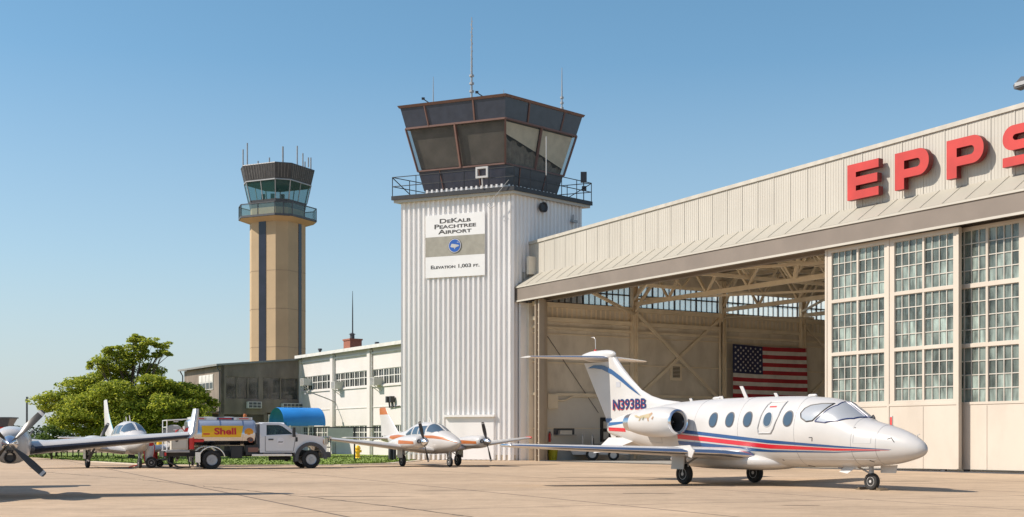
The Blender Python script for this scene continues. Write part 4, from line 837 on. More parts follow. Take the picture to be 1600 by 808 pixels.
# ------------------------------------------------------------------ aircraft
class Fuse:
    """lofted body: stations (x, top, bottom, half width), x decreasing aft; local x forward, y to port, z up"""
    def __init__(s, st, n=2.15): s.st = st; s.n = n
    def at(s, x):
        st = s.st; x = max(min(x, st[0][0]), st[-1][0])
        for i in range(len(st)-1):
            if st[i+1][0] <= x <= st[i][0]:
                t = (st[i][0]-x)/(st[i][0]-st[i+1][0]); r = []
                for k in (1, 2, 3):
                    p0, p1, p2, p3 = st[max(i-1, 0)], st[i], st[i+1], st[min(i+2, len(st)-1)]; h = p1[0]-p2[0]
                    m1 = (p2[k]-p0[k])/max(p0[0]-p2[0], 1e-6)*h; m2 = (p3[k]-p1[k])/max(p1[0]-p3[0], 1e-6)*h; d = p2[k]-p1[k]
                    if i == 0: m1 = d*1.6
                    if m1*d <= 0: m1 = 0
                    if m2*d <= 0: m2 = 0
                    m1 = max(-3*abs(d), min(3*abs(d), m1)); m2 = max(-3*abs(d), min(3*abs(d), m2))
                    r.append((2*t**3-3*t*t+1)*p1[k]+(t**3-2*t*t+t)*m1+(-2*t**3+3*t*t)*p2[k]+(t**3-t*t)*m2)
                return r
        return list(st[-1][1:])
    def pt(s, x, a, off=0.):
        top, bot, hw = s.at(x); zc, hh = (top+bot)/2, (top-bot)/2; e = 2/s.n; c, d = cos(a), sin(a)
        v = Vector((x, -(hw*abs(c)**e)*(1 if c >= 0 else -1), zc+hh*abs(d)**e*(1 if d >= 0 else -1)))
        if off: nn = Vector((0, (v.y)/max(hw, .05)**2, (v.z-zc)/max(hh, .05)**2)); v += (nn.normalized() if nn.length > 1e-6 else Vector((0, 0, 1)))*off
        return v
    def ang(s, x, z):
        top, bot, hw = s.at(x); t = (z-(top+bot)/2)/max((top-bot)/2, 1e-4); t = max(-1, min(1, t)); return asin((abs(t)**(s.n/2)))*(1 if t >= 0 else -1)
    def side(s, x, z, sd=-1, off=0.):
        v = s.pt(x, s.ang(x, z), off); return Vector((v.x, v.y*(-sd), v.z))
    def body(s, name, mat, parent, nx=70, n=44):
        x0, x1 = s.st[0][0], s.st[-1][0]; xs = sorted(set([lerp(x0, x1, (i/nx)) for i in range(nx+1)]+[x0-(x0-x1)*.04*(i/10)**2 for i in range(1, 10)]), reverse=True)
        b = MB(); b.loft([[s.pt(x, 2*pi*k/n) for k in range(n)] for x in xs]); return b.build(name, mat, parent, angle=60)
    def patch(s, b, poly, sd=-1, off=.006, mat=0, ang=False, dense=6, rings=5):
        """polygon in (x, z) on the flank, or (x, angle in degrees) if ang; star-shaped"""
        pts = []
        for i in range(len(poly)):
            p, q = poly[i], poly[(i+1) % len(poly)]
            for k in range(dense): pts.append((lerp(p[0], q[0], k/dense), lerp(p[1], q[1], k/dense)))
        cx, cy = sum(p[0] for p in pts)/len(pts), sum(p[1] for p in pts)/len(pts); m = len(pts)
        f = (lambda u, v: (lambda w: Vector((w.x, w.y*(-sd), w.z)))(s.pt(u, radians(v), off))) if ang else (lambda u, v: s.side(u, v, sd, off))
        vs = [f(cx, cy)]+[f(lerp(cx, u, r/rings), lerp(cy, v, r/rings)) for r in range(1, rings+1) for u, v in pts]
        fs = [(0, 1+i, 1+(i+1) % m) for i in range(m)]+[(1+r*m+i, 1+(r+1)*m+i, 1+(r+1)*m+(i+1) % m, 1+r*m+(i+1) % m) for r in range(rings-1) for i in range(m)]
        b.add(vs, fs, mat, True)
    def strip(s, b, top, bot, sd=-1, off=.005, mat=0, n=60):
        def iv(t, x):
            for i in range(len(t)-1):
                if t[i+1][0] <= x <= t[i][0]: return lerp(t[i][1], t[i+1][1], (t[i][0]-x)/(t[i][0]-t[i+1][0]))
            return t[0][1] if x > t[0][0] else t[-1][1]
        x0, x1 = top[0][0], top[-1][0]; vs = []; k = 4
        for i in range(n+1):
            x = lerp(x0, x1, i/n); a, c = iv(top, x), iv(bot, x); vs += [s.side(x, lerp(a, c, j/k), sd, off) for j in range(k+1)]
        b.add(vs, [(i*(k+1)+j, i*(k+1)+j+1, (i+1)*(k+1)+j+1, (i+1)*(k+1)+j) for i in range(n) for j in range(k)], mat, True)
    def line(s, b, pts, sd=-1, r=.012, closed=True, mat=0, ang=False):
        q = []
        pp = list(pts)+([pts[0]] if closed else [])
        for i in range(len(pp)-1):
            for k in range(8):
                u, v = lerp(pp[i][0], pp[i+1][0], k/8), lerp(pp[i][1], pp[i+1][1], k/8)
                w = s.pt(u, radians(v), 0) if ang else s.side(u, v, -1, 0); q.append(Vector((w.x, w.y*(-sd), w.z)))
        u, v = pp[-1]; w = s.pt(u, radians(v), 0) if ang else s.side(u, v, -1, 0); q.append(Vector((w.x, w.y*(-sd), w.z)))
        b.tube(q, r, 6, mat)
AF = [(0, 0), (.012, .020), (.05, .042), (.15, .066), (.30, .075), (.50, .066), (.75, .036), (1, .004)]
def foil(le, chord, th, vert=False, camber=.0):
    """closed section at leading-edge point le, chord aft (-x); thickness factor th"""
    up = [(u, t*th+camber*sin(pi*u)) for u, t in AF]; lo = [(u, -t*th*.75+camber*sin(pi*u)) for u, t in AF[::-1][:-1]]; le = Vector(le)
    return [le+(Vector((-u*chord, t*chord, 0)) if vert else Vector((-u*chord, 0, t*chord))) for u, t in up+lo]
def wing(name, secs, mats, parent, vert=False, boot=2):
    """secs: (le, chord, thickness); faces near the leading edge take material 1"""
    n = len(AF)*2-1; b = MB()
    b.loft([foil(a, c, t, vert) for a, c, t in secs], 0, True, True, True, lambda i, k: 1 if (k < (boot if boot < 3 else 1) or k >= n-boot) else 0); return b.build(name, mats, parent, angle=50)
def oval(cx, cz, rx, rz_, n=20, p=2.): return [(cx+rx*abs(cos(2*pi*k/n))**(2/p)*(1 if cos(2*pi*k/n) >= 0 else -1), cz+rz_*abs(sin(2*pi*k/n))**(2/p)*(1 if sin(2*pi*k/n) >= 0 else -1)) for k in range(n)]
def wheel(parent, c, r, w, n=26, ax=(0, 1, 0), rim=None):
    c = Vector(c); b = MB(); k = w/2
    b.lathe([(-k*.75, r*.56), (-k, r*.66), (-k, r*.82), (-k*.78, r*.95), (-k*.35, r), (k*.35, r), (k*.78, r*.95), (k, r*.82), (k, r*.66), (k*.75, r*.56)], c, ax, n); o = b.build('wheel', [m_rubber], parent)
    b = MB(); b.lathe([(-k*.72, r*.58), (-k*.78, r*.50), (-k*.45, r*.42), (-k*.40, r*.2), (-k*.85, r*.16), (-k*.85, .001), (k*.85, .001), (k*.85, r*.16), (k*.40, r*.2), (k*.45, r*.42), (k*.78, r*.50), (k*.72, r*.58)], c, ax, 20)
    A = Vector(ax).normalized(); u = A.cross(Vector((0, 0, 1))); v = A.cross(u)
    for j in range(8):
        d = u*cos(j*pi/4)+v*sin(j*pi/4)
        for s_ in (-1, 1): b.lathe([(-.004, r*.06), (.006, r*.06)], c+d*r*.32+A*(s_*k*.46), A, 8, 1)
    b.build('rim', [rim or m_white, m_black], o); return o
def strut(parent, top, bot, r, name='gear_strut', extra=()):
    b = MB(); top, bot = Vector(top), Vector(bot); m_ = top.lerp(bot, .55); b.tube([top, m_], r*1.35, 10); b.tube([m_, bot], r*.85, 10)
    for a, c, rr in extra: b.tube([a, c], rr, 8)
    return b.build(name, [m_grey], parent)
# ---- the white business jet
JP = Vector((10.40, 31.75, 0)); JR = radians(-57.5)
jet = thing('business_jet', 'white twin engine business jet with red and blue stripes and high tail', 'business jet', JP, JR)
F = Fuse([(-.13, 1.07, 1.05, .012), (-.2, 1.20, .95, .12), (-.34, 1.31, .87, .215), (-.6, 1.45, .79, .325), (-.95, 1.585, .71, .435), (-1.4, 1.71, .65, .55), (-1.93, 1.845, .61, .655), (-2.25, 2.03, .59, .70), (-2.66, 2.28, .575, .745), (-3.0, 2.39, .565, .775), (-3.4, 2.455, .56, .805), (-4.4, 2.52, .55, .835), (-6.3, 2.54, .55, .84), (-8.4, 2.52, .57, .84), (-9.4, 2.48, .70, .80), (-10.4, 2.42, .90, .71), (-11.4, 2.30, 1.10, .54), (-12.3, 2.14, 1.30, .35), (-13.0, 1.99, 1.45, .19), (-13.25, 1.93, 1.52, .12)], 2.12)
fus = F.body('fuselage', [m_white], jet, 90, 52)
m_jblue = M('stripe_blue', (.015, .075, .21), .25, 0, .04, 1, coat=.5); m_jred = M('stripe_red', (.58, .015, .03), .25, 0, .04, 1, coat=.5)
for sd in (-1, 1):
    b = MB()
    F.strip(b, [(-.9, 1.065), (-2.56, 1.16), (-4.9, 1.31), (-7.53, 1.53), (-8.75, 1.63)], [(-.9, 1.06), (-2.56, 1.11), (-4.9, 1.215), (-7.53, 1.43), (-8.75, 1.52)], sd, mat=0)
    F.strip(b, [(-.95, 1.05), (-2.56, 1.085), (-4.9, 1.185), (-7.53, 1.39), (-8.75, 1.48)], [(-.95, 1.045), (-2.56, 1.025), (-4.9, 1.065), (-7.53, 1.26), (-8.75, 1.34)], sd, mat=1)
    F.strip(b, [(-1.2, 1.035), (-2.56, .995), (-4.9, 1.03), (-5.92, 1.10), (-7.53, 1.21), (-8.75, 1.28)], [(-1.2, 1.03), (-2.56, .975), (-4.9, .97), (-5.92, 1.0), (-7.53, 1.10), (-8.75, 1.16)], sd, mat=0)
    b.build('stripe', [m_jblue, m_jred], fus)
    b = MB(); F.strip(b, [(-11.9, 1.90), (-13.1, 1.88)], [(-11.9, 1.84), (-13.1, 1.76)], sd, mat=0); F.strip(b, [(-11.8, 1.68), (-13.1, 1.72)], [(-11.8, 1.56), (-13.1, 1.60)], sd, mat=1); b.build('stripe', [m_jblue, m_jred], fus)
    for cx in (-7.17, -6.46, -5.72, -4.15):
        b = MB(); F.patch(b, oval(cx, 1.885, .185, .225, 22, 2.2), sd, .006, 1, dense=1); F.patch(b, oval(cx, 1.885, .15, .19, 22, 2.2), sd, .011, 0, dense=1); b.build('cabin_window', [m_planeglass, m_dark], fus)
    # cockpit: side pane and windscreen
    b = MB(); sp_ = [(-3.74, 2.03), (-3.66, 2.16), (-3.52, 2.235), (-3.2, 2.275), (-2.86, 2.27), (-3.12, 1.97), (-3.27, 1.82), (-3.48, 1.80), (-3.68, 1.90)]
    F.patch(b, sp_, sd, .008, 0, dense=3); F.line(b, sp_, sd, .022, mat=1)
    b.build('side_window', [m_cockpit, m_black], fus)
    tz = lambda x, z: math.degrees(F.ang(x, z))
    wp = [(-3.18, tz(-3.18, 1.80)), (-2.98, tz(-2.98, 2.02)), (-2.74, tz(-2.74, 2.22)), (-2.74, 86), (-2.35, 86), (-2.02, 86), (-2.16, tz(-2.16, 1.86)), (-2.5, tz(-2.5, 1.80)), (-2.85, tz(-2.85, 1.765))]
    b = MB(); F.patch(b, wp, sd, .010, 0, True, 4, 8); F.line(b, wp, sd, .024, mat=1, ang=True)
    b.build('windscreen', [m_cockpit, m_navy], fus)
dp = [(-5.06, 2.36), (-4.46, 2.36), (-4.52, 2.0), (-4.66, 1.62), (-4.76, 1.49), (-5.24, 1.49), (-5.27, 1.62), (-5.20, 2.0), (-5.12, 2.28)]
b = MB(); F.patch(b, dp, -1, .003, 0, dense=4); F.line(b, dp, -1, .024, mat=1); F.patch(b, oval(-4.92, 1.875, .185, .225, 22, 2.2), -1, .009, 1, dense=1); F.patch(b, oval(-4.92, 1.875, .15, .19, 22, 2.2), -1, .014, 2, dense=1)
F.patch(b, [(-5.0, 2.24), (-4.74, 2.24), (-4.74, 2.205), (-5.0, 2.205)], -1, .008, 3); b.build('cabin_door', [m_white, m_grey, m_planeglass, m_red], fus)
b = MB()
for pts in ([(-3.36, 1.37), (-3.25, 1.37), (-3.27, 1.27)], [(-1.02, 1.33), (-.93, 1.36), (-.83, 1.25)]): F.line(b, pts, -1, .011, False)
for pts in ([(-3.85, .62), (-3.7, .58)], [(-1.6, .78), (-1.5, .74)], [(-4.6, .76), (-4.55, .74)], [(-2.0, 1.62), (-1.96, 1.62)]): F.line(b, pts, -1, .012, False)
b.build('probe', [m_black], fus)
b = MB()
for x in (-1.32, -2.02, -3.9, -6.1, -8.0): F.line(b, [(x, a_) for a_ in range(-80, 261, 20)], -1, .0045, False, ang=True)
for z in (.80,): F.line(b, [(-1.4, z), (-2.5, z), (-4.5, z-.02)], -1, .004, False)
F.line(b, [(-1.45, 1.45), (-1.95, 1.45), (-1.95, 1.22), (-1.45, 1.22)], -1, .005); F.line(b, [(-9.6, 1.2), (-10.3, 1.25), (-10.3, 1.45), (-9.6, 1.42)], -1, .005)
b.build('panel_seam', [m_grey], fus)
b = MB()
for x, h, sw, c in ((-6.55, .36, -.22, .14), (-7.6, .10, -.05, .16), (-5.3, .12, -.08, .12), (-9.0, .10, -.05, .12)):
    z = F.at(x)[0]-.02; b.xz([(x, z), (x-c, z), (x-c-abs(sw), z+h), (x-abs(sw), z+h)], -.012, .012); b.build('antenna', [m_white], jet); b = MB()
b.lathe([(-.16, .02), (-.12, .045), (.12, .045), (.16, .02)], (-4.0, 0, F.at(-4.0)[0]+.02), (1, 0, 0), 12); b.build('antenna', [m_white], jet); b = MB(); b.lathe([(-.18, .02), (-.1, .05), (.12, .05), (.16, .02)], (-7.9, 0, F.at(-7.9)[0]+.02), (1, 0, 0), 12); b.build('antenna', [m_white], jet); b = MB(); b.tube([(-.45, 0, 1.30), (-.42, 0, 1.44), (-.36, 0, 1.45)], .012, 6); b.build('antenna', [m_white], jet)
MB().tube([(-1.92, .12, 1.87), (-1.98, .12, 1.95)], .03, 6).build('wiper', [m_black], fus)
# wing box, wings
b = MB(); Wb = Fuse([(-4.6, .70, .60, .05), (-5.0, .84, .50, .55), (-5.8, .98, .44, .86), (-7.5, .98, .44, .90), (-8.8, .95, .50, .82), (-9.6, .84, .62, .4), (-9.9, .76, .70, .05)], 2.6); Wb.body('wing_fairing', [m_white], jet, 40, 30)
m_under = M('wing_skin', (.62, .60, .56), .35, 0, .05, 1)
for s_ in (-1, 1):
    secs = [((-5.55, s_*.70, .86), 3.0, 1.0), ((-6.15, s_*1.5, .93), 2.42, .95), ((-7.6, s_*4.2, 1.04), 1.68, .9), ((-8.86, s_*6.42, 1.135), 1.06, .85), ((-9.0, s_*6.56, 1.145), .80, .5)]
    wg = wing('wing', secs, [m_white, m_alu], jet)
    MB().lathe([(0, .02), (.05, .05), (.5, .045), (.62, .01)], (-9.0, s_*6.6, 1.15), (-1, 0, 0), 10).build('tip_light', [m_alu], wg)
    fb = MB(); fb.xz([(-6.42, .80), (-6.30, 1.0), (-6.5, 1.16), (-7.5, 1.10)], s_*2.25-.015, s_*2.25+.015); fb.build('wing_fence', [m_white], wg)
    # main gear
    g = [(Vector((-7.76, s_*1.42, .55)), Vector((-7.45, s_*1.05, .85)), .028), (Vector((-7.60, s_*1.42, .33)), Vector((-7.55, s_*1.42, .62)), .025), (Vector((-7.6, s_*1.42, .62)), Vector((-7.76, s_*1.42, .75)), .022)]
    st = strut(jet, (-7.76, s_*1.42, .95), (-7.76, s_*1.42, .30), .06, extra=g)
    wheel(jet, (-7.76, s_*1.42-s_*.03, .305), .305, .20)
    MB().yz([(s_*1.60, .98), (s_*1.66, .45), (s_*1.63, .45), (s_*1.57, .98)], -8.05, -7.5).build('gear_door', [m_white], jet)
    # engine
    ey = s_*1.27; ez = 1.84; EX = .22
    e = MB(); e.lathe([(-8.46, .285), (-8.40, .305), (-8.36, .33), (-8.42, .37), (-8.75, .435), (-9.2, .46), (-9.7, .445), (-10.1, .39), (-10.42, .33)], (EX, ey, ez), (1, 0, 0), 36, cap=False)
    eng = e.build('engine_nacelle', [m_white], jet)
    e = MB(); e.lathe([(-8.52, .275), (-8.46, .285), (-8.38, .315), (-8.355, .333), (-8.37, .352), (-8.43, .378)], (EX, ey, ez), (1, 0, 0), 36, cap=False); e.build('inlet_lip', [m_alu], eng)
    e = MB(); e.lathe([(-8.9, .285), (-8.52, .295)], (EX, ey, ez), (1, 0, 0), 32, cap=False); e.lathe([(-8.95, .28), (-8.9, .28)], (EX, ey, ez), (1, 0, 0), 32)
    for k in range(22):
        a = 2*pi*k/22; d1 = Vector((0, cos(a), sin(a))); d2 = Vector((0, cos(a+.22), sin(a+.22))); c0 = Vector((-8.80+EX, ey, ez))
        e.add([c0+d1*.08, c0+d1*.275, c0+d2*.275+Vector((-.06, 0, 0)), c0+d2*.08+Vector((-.06, 0, 0))], [(0, 1, 2, 3)], 1)
    e.lathe([(-8.84, .10), (-8.72, .075), (-8.62, .005)], (EX, ey, ez), (1, 0, 0), 20, 2); e.build('fan', [m_dark, m_alu, m_alu], eng)
    e = MB(); e.lathe([(-10.30, .335), (-10.45, .315), (-10.75, .27), (-10.76, .24), (-10.4, .25)], (EX, ey, ez), (1, 0, 0), 30, cap=False); e.lathe([(-10.42, .24), (-10.4, .24)], (EX, ey, ez), (1, 0, 0), 20, 1); e.build('exhaust', [m_alu, m_black], eng)
    py_ = MB(); py_.loft([foil((-8.9, s_*.62, ez-.06), 2.3, 1.0), foil((-8.95, s_*.95, ez-.02), 1.9, 1.0)]); py_.build('pylon', [m_white], jet)
    # ventral strake, tailplane
    MB().prism([(-11.2, 0), (-13.0, 0), (-13.35, -.52), (-12.6, -.46)], lambda u, v: (u, s_*(.22-v*.75)-.012, 1.38+v), lambda u, v: (u, s_*(.22-v*.75)+.012, 1.38+v)).build('strake', [m_white], jet)
    wing('tailplane', [((-13.15, s_*.02, 4.05), 1.35, .9), ((-13.9, s_*1.6, 4.06), .95, .85), ((-14.35, s_*2.45, 4.07), .66, .7)], [m_white, m_alu], jet)
# painted animal mark on the near engine
Ne = Fuse([(-8.36, 1.84+.36, 1.84-.36, .36), (-8.75, 1.84+.445, 1.84-.445, .445), (-9.2, 1.84+.46, 1.84-.46, .46), (-9.7, 1.84+.445, 1.84-.445, .445), (-10.1, 1.84+.39, 1.84-.39, .39)], 2.0)
b = MB(); R = random.Random(4)
marks = [([(-9.05, 2.05), (-9.18, 2.10), (-9.42, 2.06), (-9.62, 2.03), (-9.60, 1.97), (-9.38, 1.96), (-9.12, 1.96)], 0), ([(-9.02, 2.08), (-9.10, 2.13), (-9.2, 2.08), (-9.12, 2.0)], 1), ([(-9.6, 2.0), (-9.85, 2.06), (-9.95, 2.04), (-9.86, 2.0), (-9.62, 1.96)], 0), ([(-9.15, 1.98), (-9.12, 1.86), (-9.17, 1.86), (-9.24, 1.97)], 1), ([(-9.5, 1.98), (-9.58, 1.88), (-9.63, 1.88), (-9.6, 1.98)], 0), ([(-9.35, 2.0), (-9.4, 1.9), (-9.45, 1.9), (-9.43, 2.0)], 2), ([(-9.02, 1.95), (-8.96, 2.02), (-8.93, 1.97), (-8.98, 1.9)], 1)]
for pl_, mi in marks:
    vs = []
    for x, z in pl_: w = Ne.side(x, z, -1, .004); vs.append((w.x+.12, w.y-1.27, w.z))
    cx = Vector((sum(v[0] for v in vs)/len(vs), sum(v[1] for v in vs)/len(vs)-.006, sum(v[2] for v in vs)/len(vs))); b.add([cx]+vs, [(0, 1+i, 1+(i+1) % len(vs)) for i in range(len(vs))], mi)
b.build('painted_emblem', [M('mark_gold', (.40, .32, .18), .5), M('mark_brown', (.36, .22, .12), .5), M('mark_olive', (.20, .19, .10), .5)], jet)
# fin, rudder, bullet
def finx(pts, z):
    for i in range(len(pts)-1):
        if pts[i][1] <= z <= pts[i+1][1]: return lerp(pts[i][0], pts[i+1][0], (z-pts[i][1])/max(pts[i+1][1]-pts[i][1], 1e-6))
    return pts[0][0] if z < pts[0][1] else pts[-1][0]
LEp = [(-9.0, 2.40), (-9.7, 2.50), (-10.45, 2.58), (-11.0, 2.71), (-11.52, 2.92), (-12.05, 3.30), (-12.55, 3.72), (-12.95, 4.09), (-13.1, 4.2)]
HNp = [(-12.98, 1.90), (-13.0, 2.14), (-13.18, 3.95), (-13.2, 4.2)]; TEp = [(-13.05, 1.25), (-13.38, 2.02), (-14.52, 3.97), (-14.62, 4.05)]
b = MB(); rings = []
for z in (1.75, 2.40, 2.5, 2.58, 2.71, 2.92, 3.1, 3.3, 3.72, 4.05):
    x0, x1 = finx(LEp, z), finx(HNp, z); th = .13 if z < 2.6 else .115
    rings.append([Vector((lerp(x0, x1, u), s_*t, z)) for u, t, s_ in [(0, 0, 1), (.03, .03, 1), (.12, .07, 1), (.4, th, 1), (.75, th, 1), (1, .10, 1), (1, .10, -1), (.75, th, -1), (.4, th, -1), (.12, .07, -1), (.03, .03, -1)]])
b.loft(rings); fin = b.build('fin', [m_white], jet, angle=50)
b = MB(); rings = []; dfl = -.12
for z in (1.30, 1.55, 1.90, 2.14, 2.6, 3.3, 3.92):
    x0, x1 = (finx(HNp, z) if z > 1.9 else lerp(-12.75, -12.98, (z-1.3)/.6)), finx(TEp, z); L_ = x0-x1
    rings.append([Vector((x0-L_*u, L_*u*dfl+s_*t, z)) for u, t, s_ in [(.01, .09, 1), (.5, .055, 1), (1, .008, 1), (1, .008, -1), (.5, .055, -1), (.01, .09, -1)]])
b.loft(rings); b.build('rudder', [m_white], jet, angle=50)
b = MB(); b.xz([(-13.35, 2.02), (-13.02, 2.02), (-13.02, 1.88), (-13.30, 1.88)], -.105, -.10); b.xz([(-13.2, 1.72), (-12.9, 1.72), (-12.9, 1.55), (-13.1, 1.55)], -.105, -.10, 1)
b.build('rudder_stripe', [m_jblue, m_jred], jet)
Bl = Fuse([(-12.92, 4.18, 4.12, .02), (-13.1, 4.28, 4.0, .11), (-13.5, 4.33, 3.95, .15), (-14.2, 4.33, 3.96, .13), (-14.6, 4.28, 4.02, .08), (-14.82, 4.24, 4.12, .02)], 2.2); Bl.body('tail_bullet', [m_white], jet, 30, 20)
MB().tube([(-14.05, 0, 4.3), (-14.08, 0, 4.36)], .05, 8).build('beacon', [m_red], jet); MB().tube([(-14.05, .0, 4.33), (-14.07, 0, 4.72), (-14.15, 0, 4.80), (-14.28, 0, 4.80)], .012, 6).build('whip_aerial', [m_white], jet)
arcp = [(-14.15, 3.74, .015), (-13.9, 3.78, .05), (-13.5, 3.74, .07), (-13.0, 3.57, .085), (-12.5, 3.32, .08), (-12.05, 3.06, .06), (-11.7, 2.87, .035), (-11.5, 2.76, .01)]
b = MB(); vs = []
for x, z, h in arcp:
    yy = -.121 if x > -13.05 else -(.105-.0)+(-abs(x+13.18)*.13-.0 if x < -13.2 else 0)
    vs += [(x, yy, z+h), (x, yy, z-h)]
b.add(vs, [(2*i, 2*i+1, 2*i+3, 2*i+2) for i in range(len(arcp)-1)]); b.build('fin_stripe', [m_jblue], fin)
b = MB(); b.bx(-12.75, -12.52, -.124, -.122, 3.05, 3.22); b.build('fin_flag', [M('pale_mark', (.42, .43, .46), .5)], fin)
def jt(o, mat, dz=0, dx=0, y=-.146): return text('registration', 'N393BB', .46, mat, fin, (-12.02+dx, y, 2.455+dz), (1, 0, 0), (0, 0, 1), .003, 1.14, .010)
jt(0, m_red, -.022, -.022, -.140); jt(0, m_navy)
# nose gear
g = [(Vector((-1.92, 0, .42)), Vector((-2.45, 0, .62)), .025), (Vector((-1.95, .09, .30)), Vector((-1.95, .09, .5)), .02)]
strut(jet, (-1.93, 0, .68), (-1.9, 0, .225), .05, extra=g); wheel(jet, (-1.9, 0, .225), .225, .16)
b = MB(); b.prism([(-2.15, .66), (-2.65, .64), (-2.8, .46), (-2.5, .42)], lambda u, v: (u, -.13-(.66-v)*.5, v), lambda u, v: (u, -.15-(.66-v)*.5, v)); b.build('gear_door', [m_white], jet); b = MB(); b.prism([(-1.2, .66), (-1.75, .63), (-1.75, .45), (-1.25, .45)], lambda u, v: (u, .16, v), lambda u, v: (u, .175, v)); b.build('gear_door', [m_white], jet)
for dx, lab in ((.33, 'wooden chock in front of the jet nose wheel'), (-.33, 'wooden chock behind the jet nose wheel')):
    c = JP+rz(JR) @ Vector((-1.9+dx, 0, 0)); s_ = 1 if dx > 0 else -1; b = MB(); b.xz([(-.06*s_, 0), (.09*s_, 0), (.09*s_, .02), (-.04*s_, .07)], -.16, .16); tag(b.build('wheel_chock', [M('chock_wood', (.14, .10, .06), .8, 0, .2, 4)], None, loc=c, rot=(0, 0, JR)), lab, 'chock', 'chocks at the jet nose wheel')
# ---- light propeller twins
def prop(parent, c, R_, blades, a0, rs, ls, mats, tip=True, cone=.0):
    c = Vector(c); b = MB(); b.lathe([(ls, .004), (ls*.86, rs*.34), (ls*.55, rs*.68), (ls*.2, rs*.94), (-.02, rs), (-.10, rs*.98)], c, (1, 0, 0), 24); pr_ = b.build('spinner', [mats[1]], parent)
    for k in range(blades):
        a = radians(a0+k*360/blades); d = Vector((0, -cos(a), sin(a))); t = Vector((0, sin(a), cos(a))); x = Vector((1, 0, 0)); rings = []; ms = []
        for r, ch, tw_, th in ((.10, .06, 70, .05), (.2, .085, 62, .03), (.38, .13, 46, .02), (.62, .14, 34, .014), (.82, .125, 26, .01), (.90, .12, 24, .009), (.905, .12, 24, .009), (.965, .11, 22, .008), (.97, .11, 22, .008), (1, .07, 21, .006)):
            w = (t*cos(radians(tw_))+x*sin(radians(tw_))).normalized(); nn = d.cross(w); ch *= R_*1.3
            rings.append([c+d*(r*R_)+w*(ch*u)+nn*v for u, v in ((-.5, 0), (-.2, th), (.2, th), (.5, 0), (.2, -th*.6), (-.2, -th*.6))])
        b = MB(); b.loft(rings, 0, True, True, True, lambda i, k: 1 if (i == 5 or i == 6) and tip else 0); b.build('propeller_blade', [mats[0], m_white], parent)
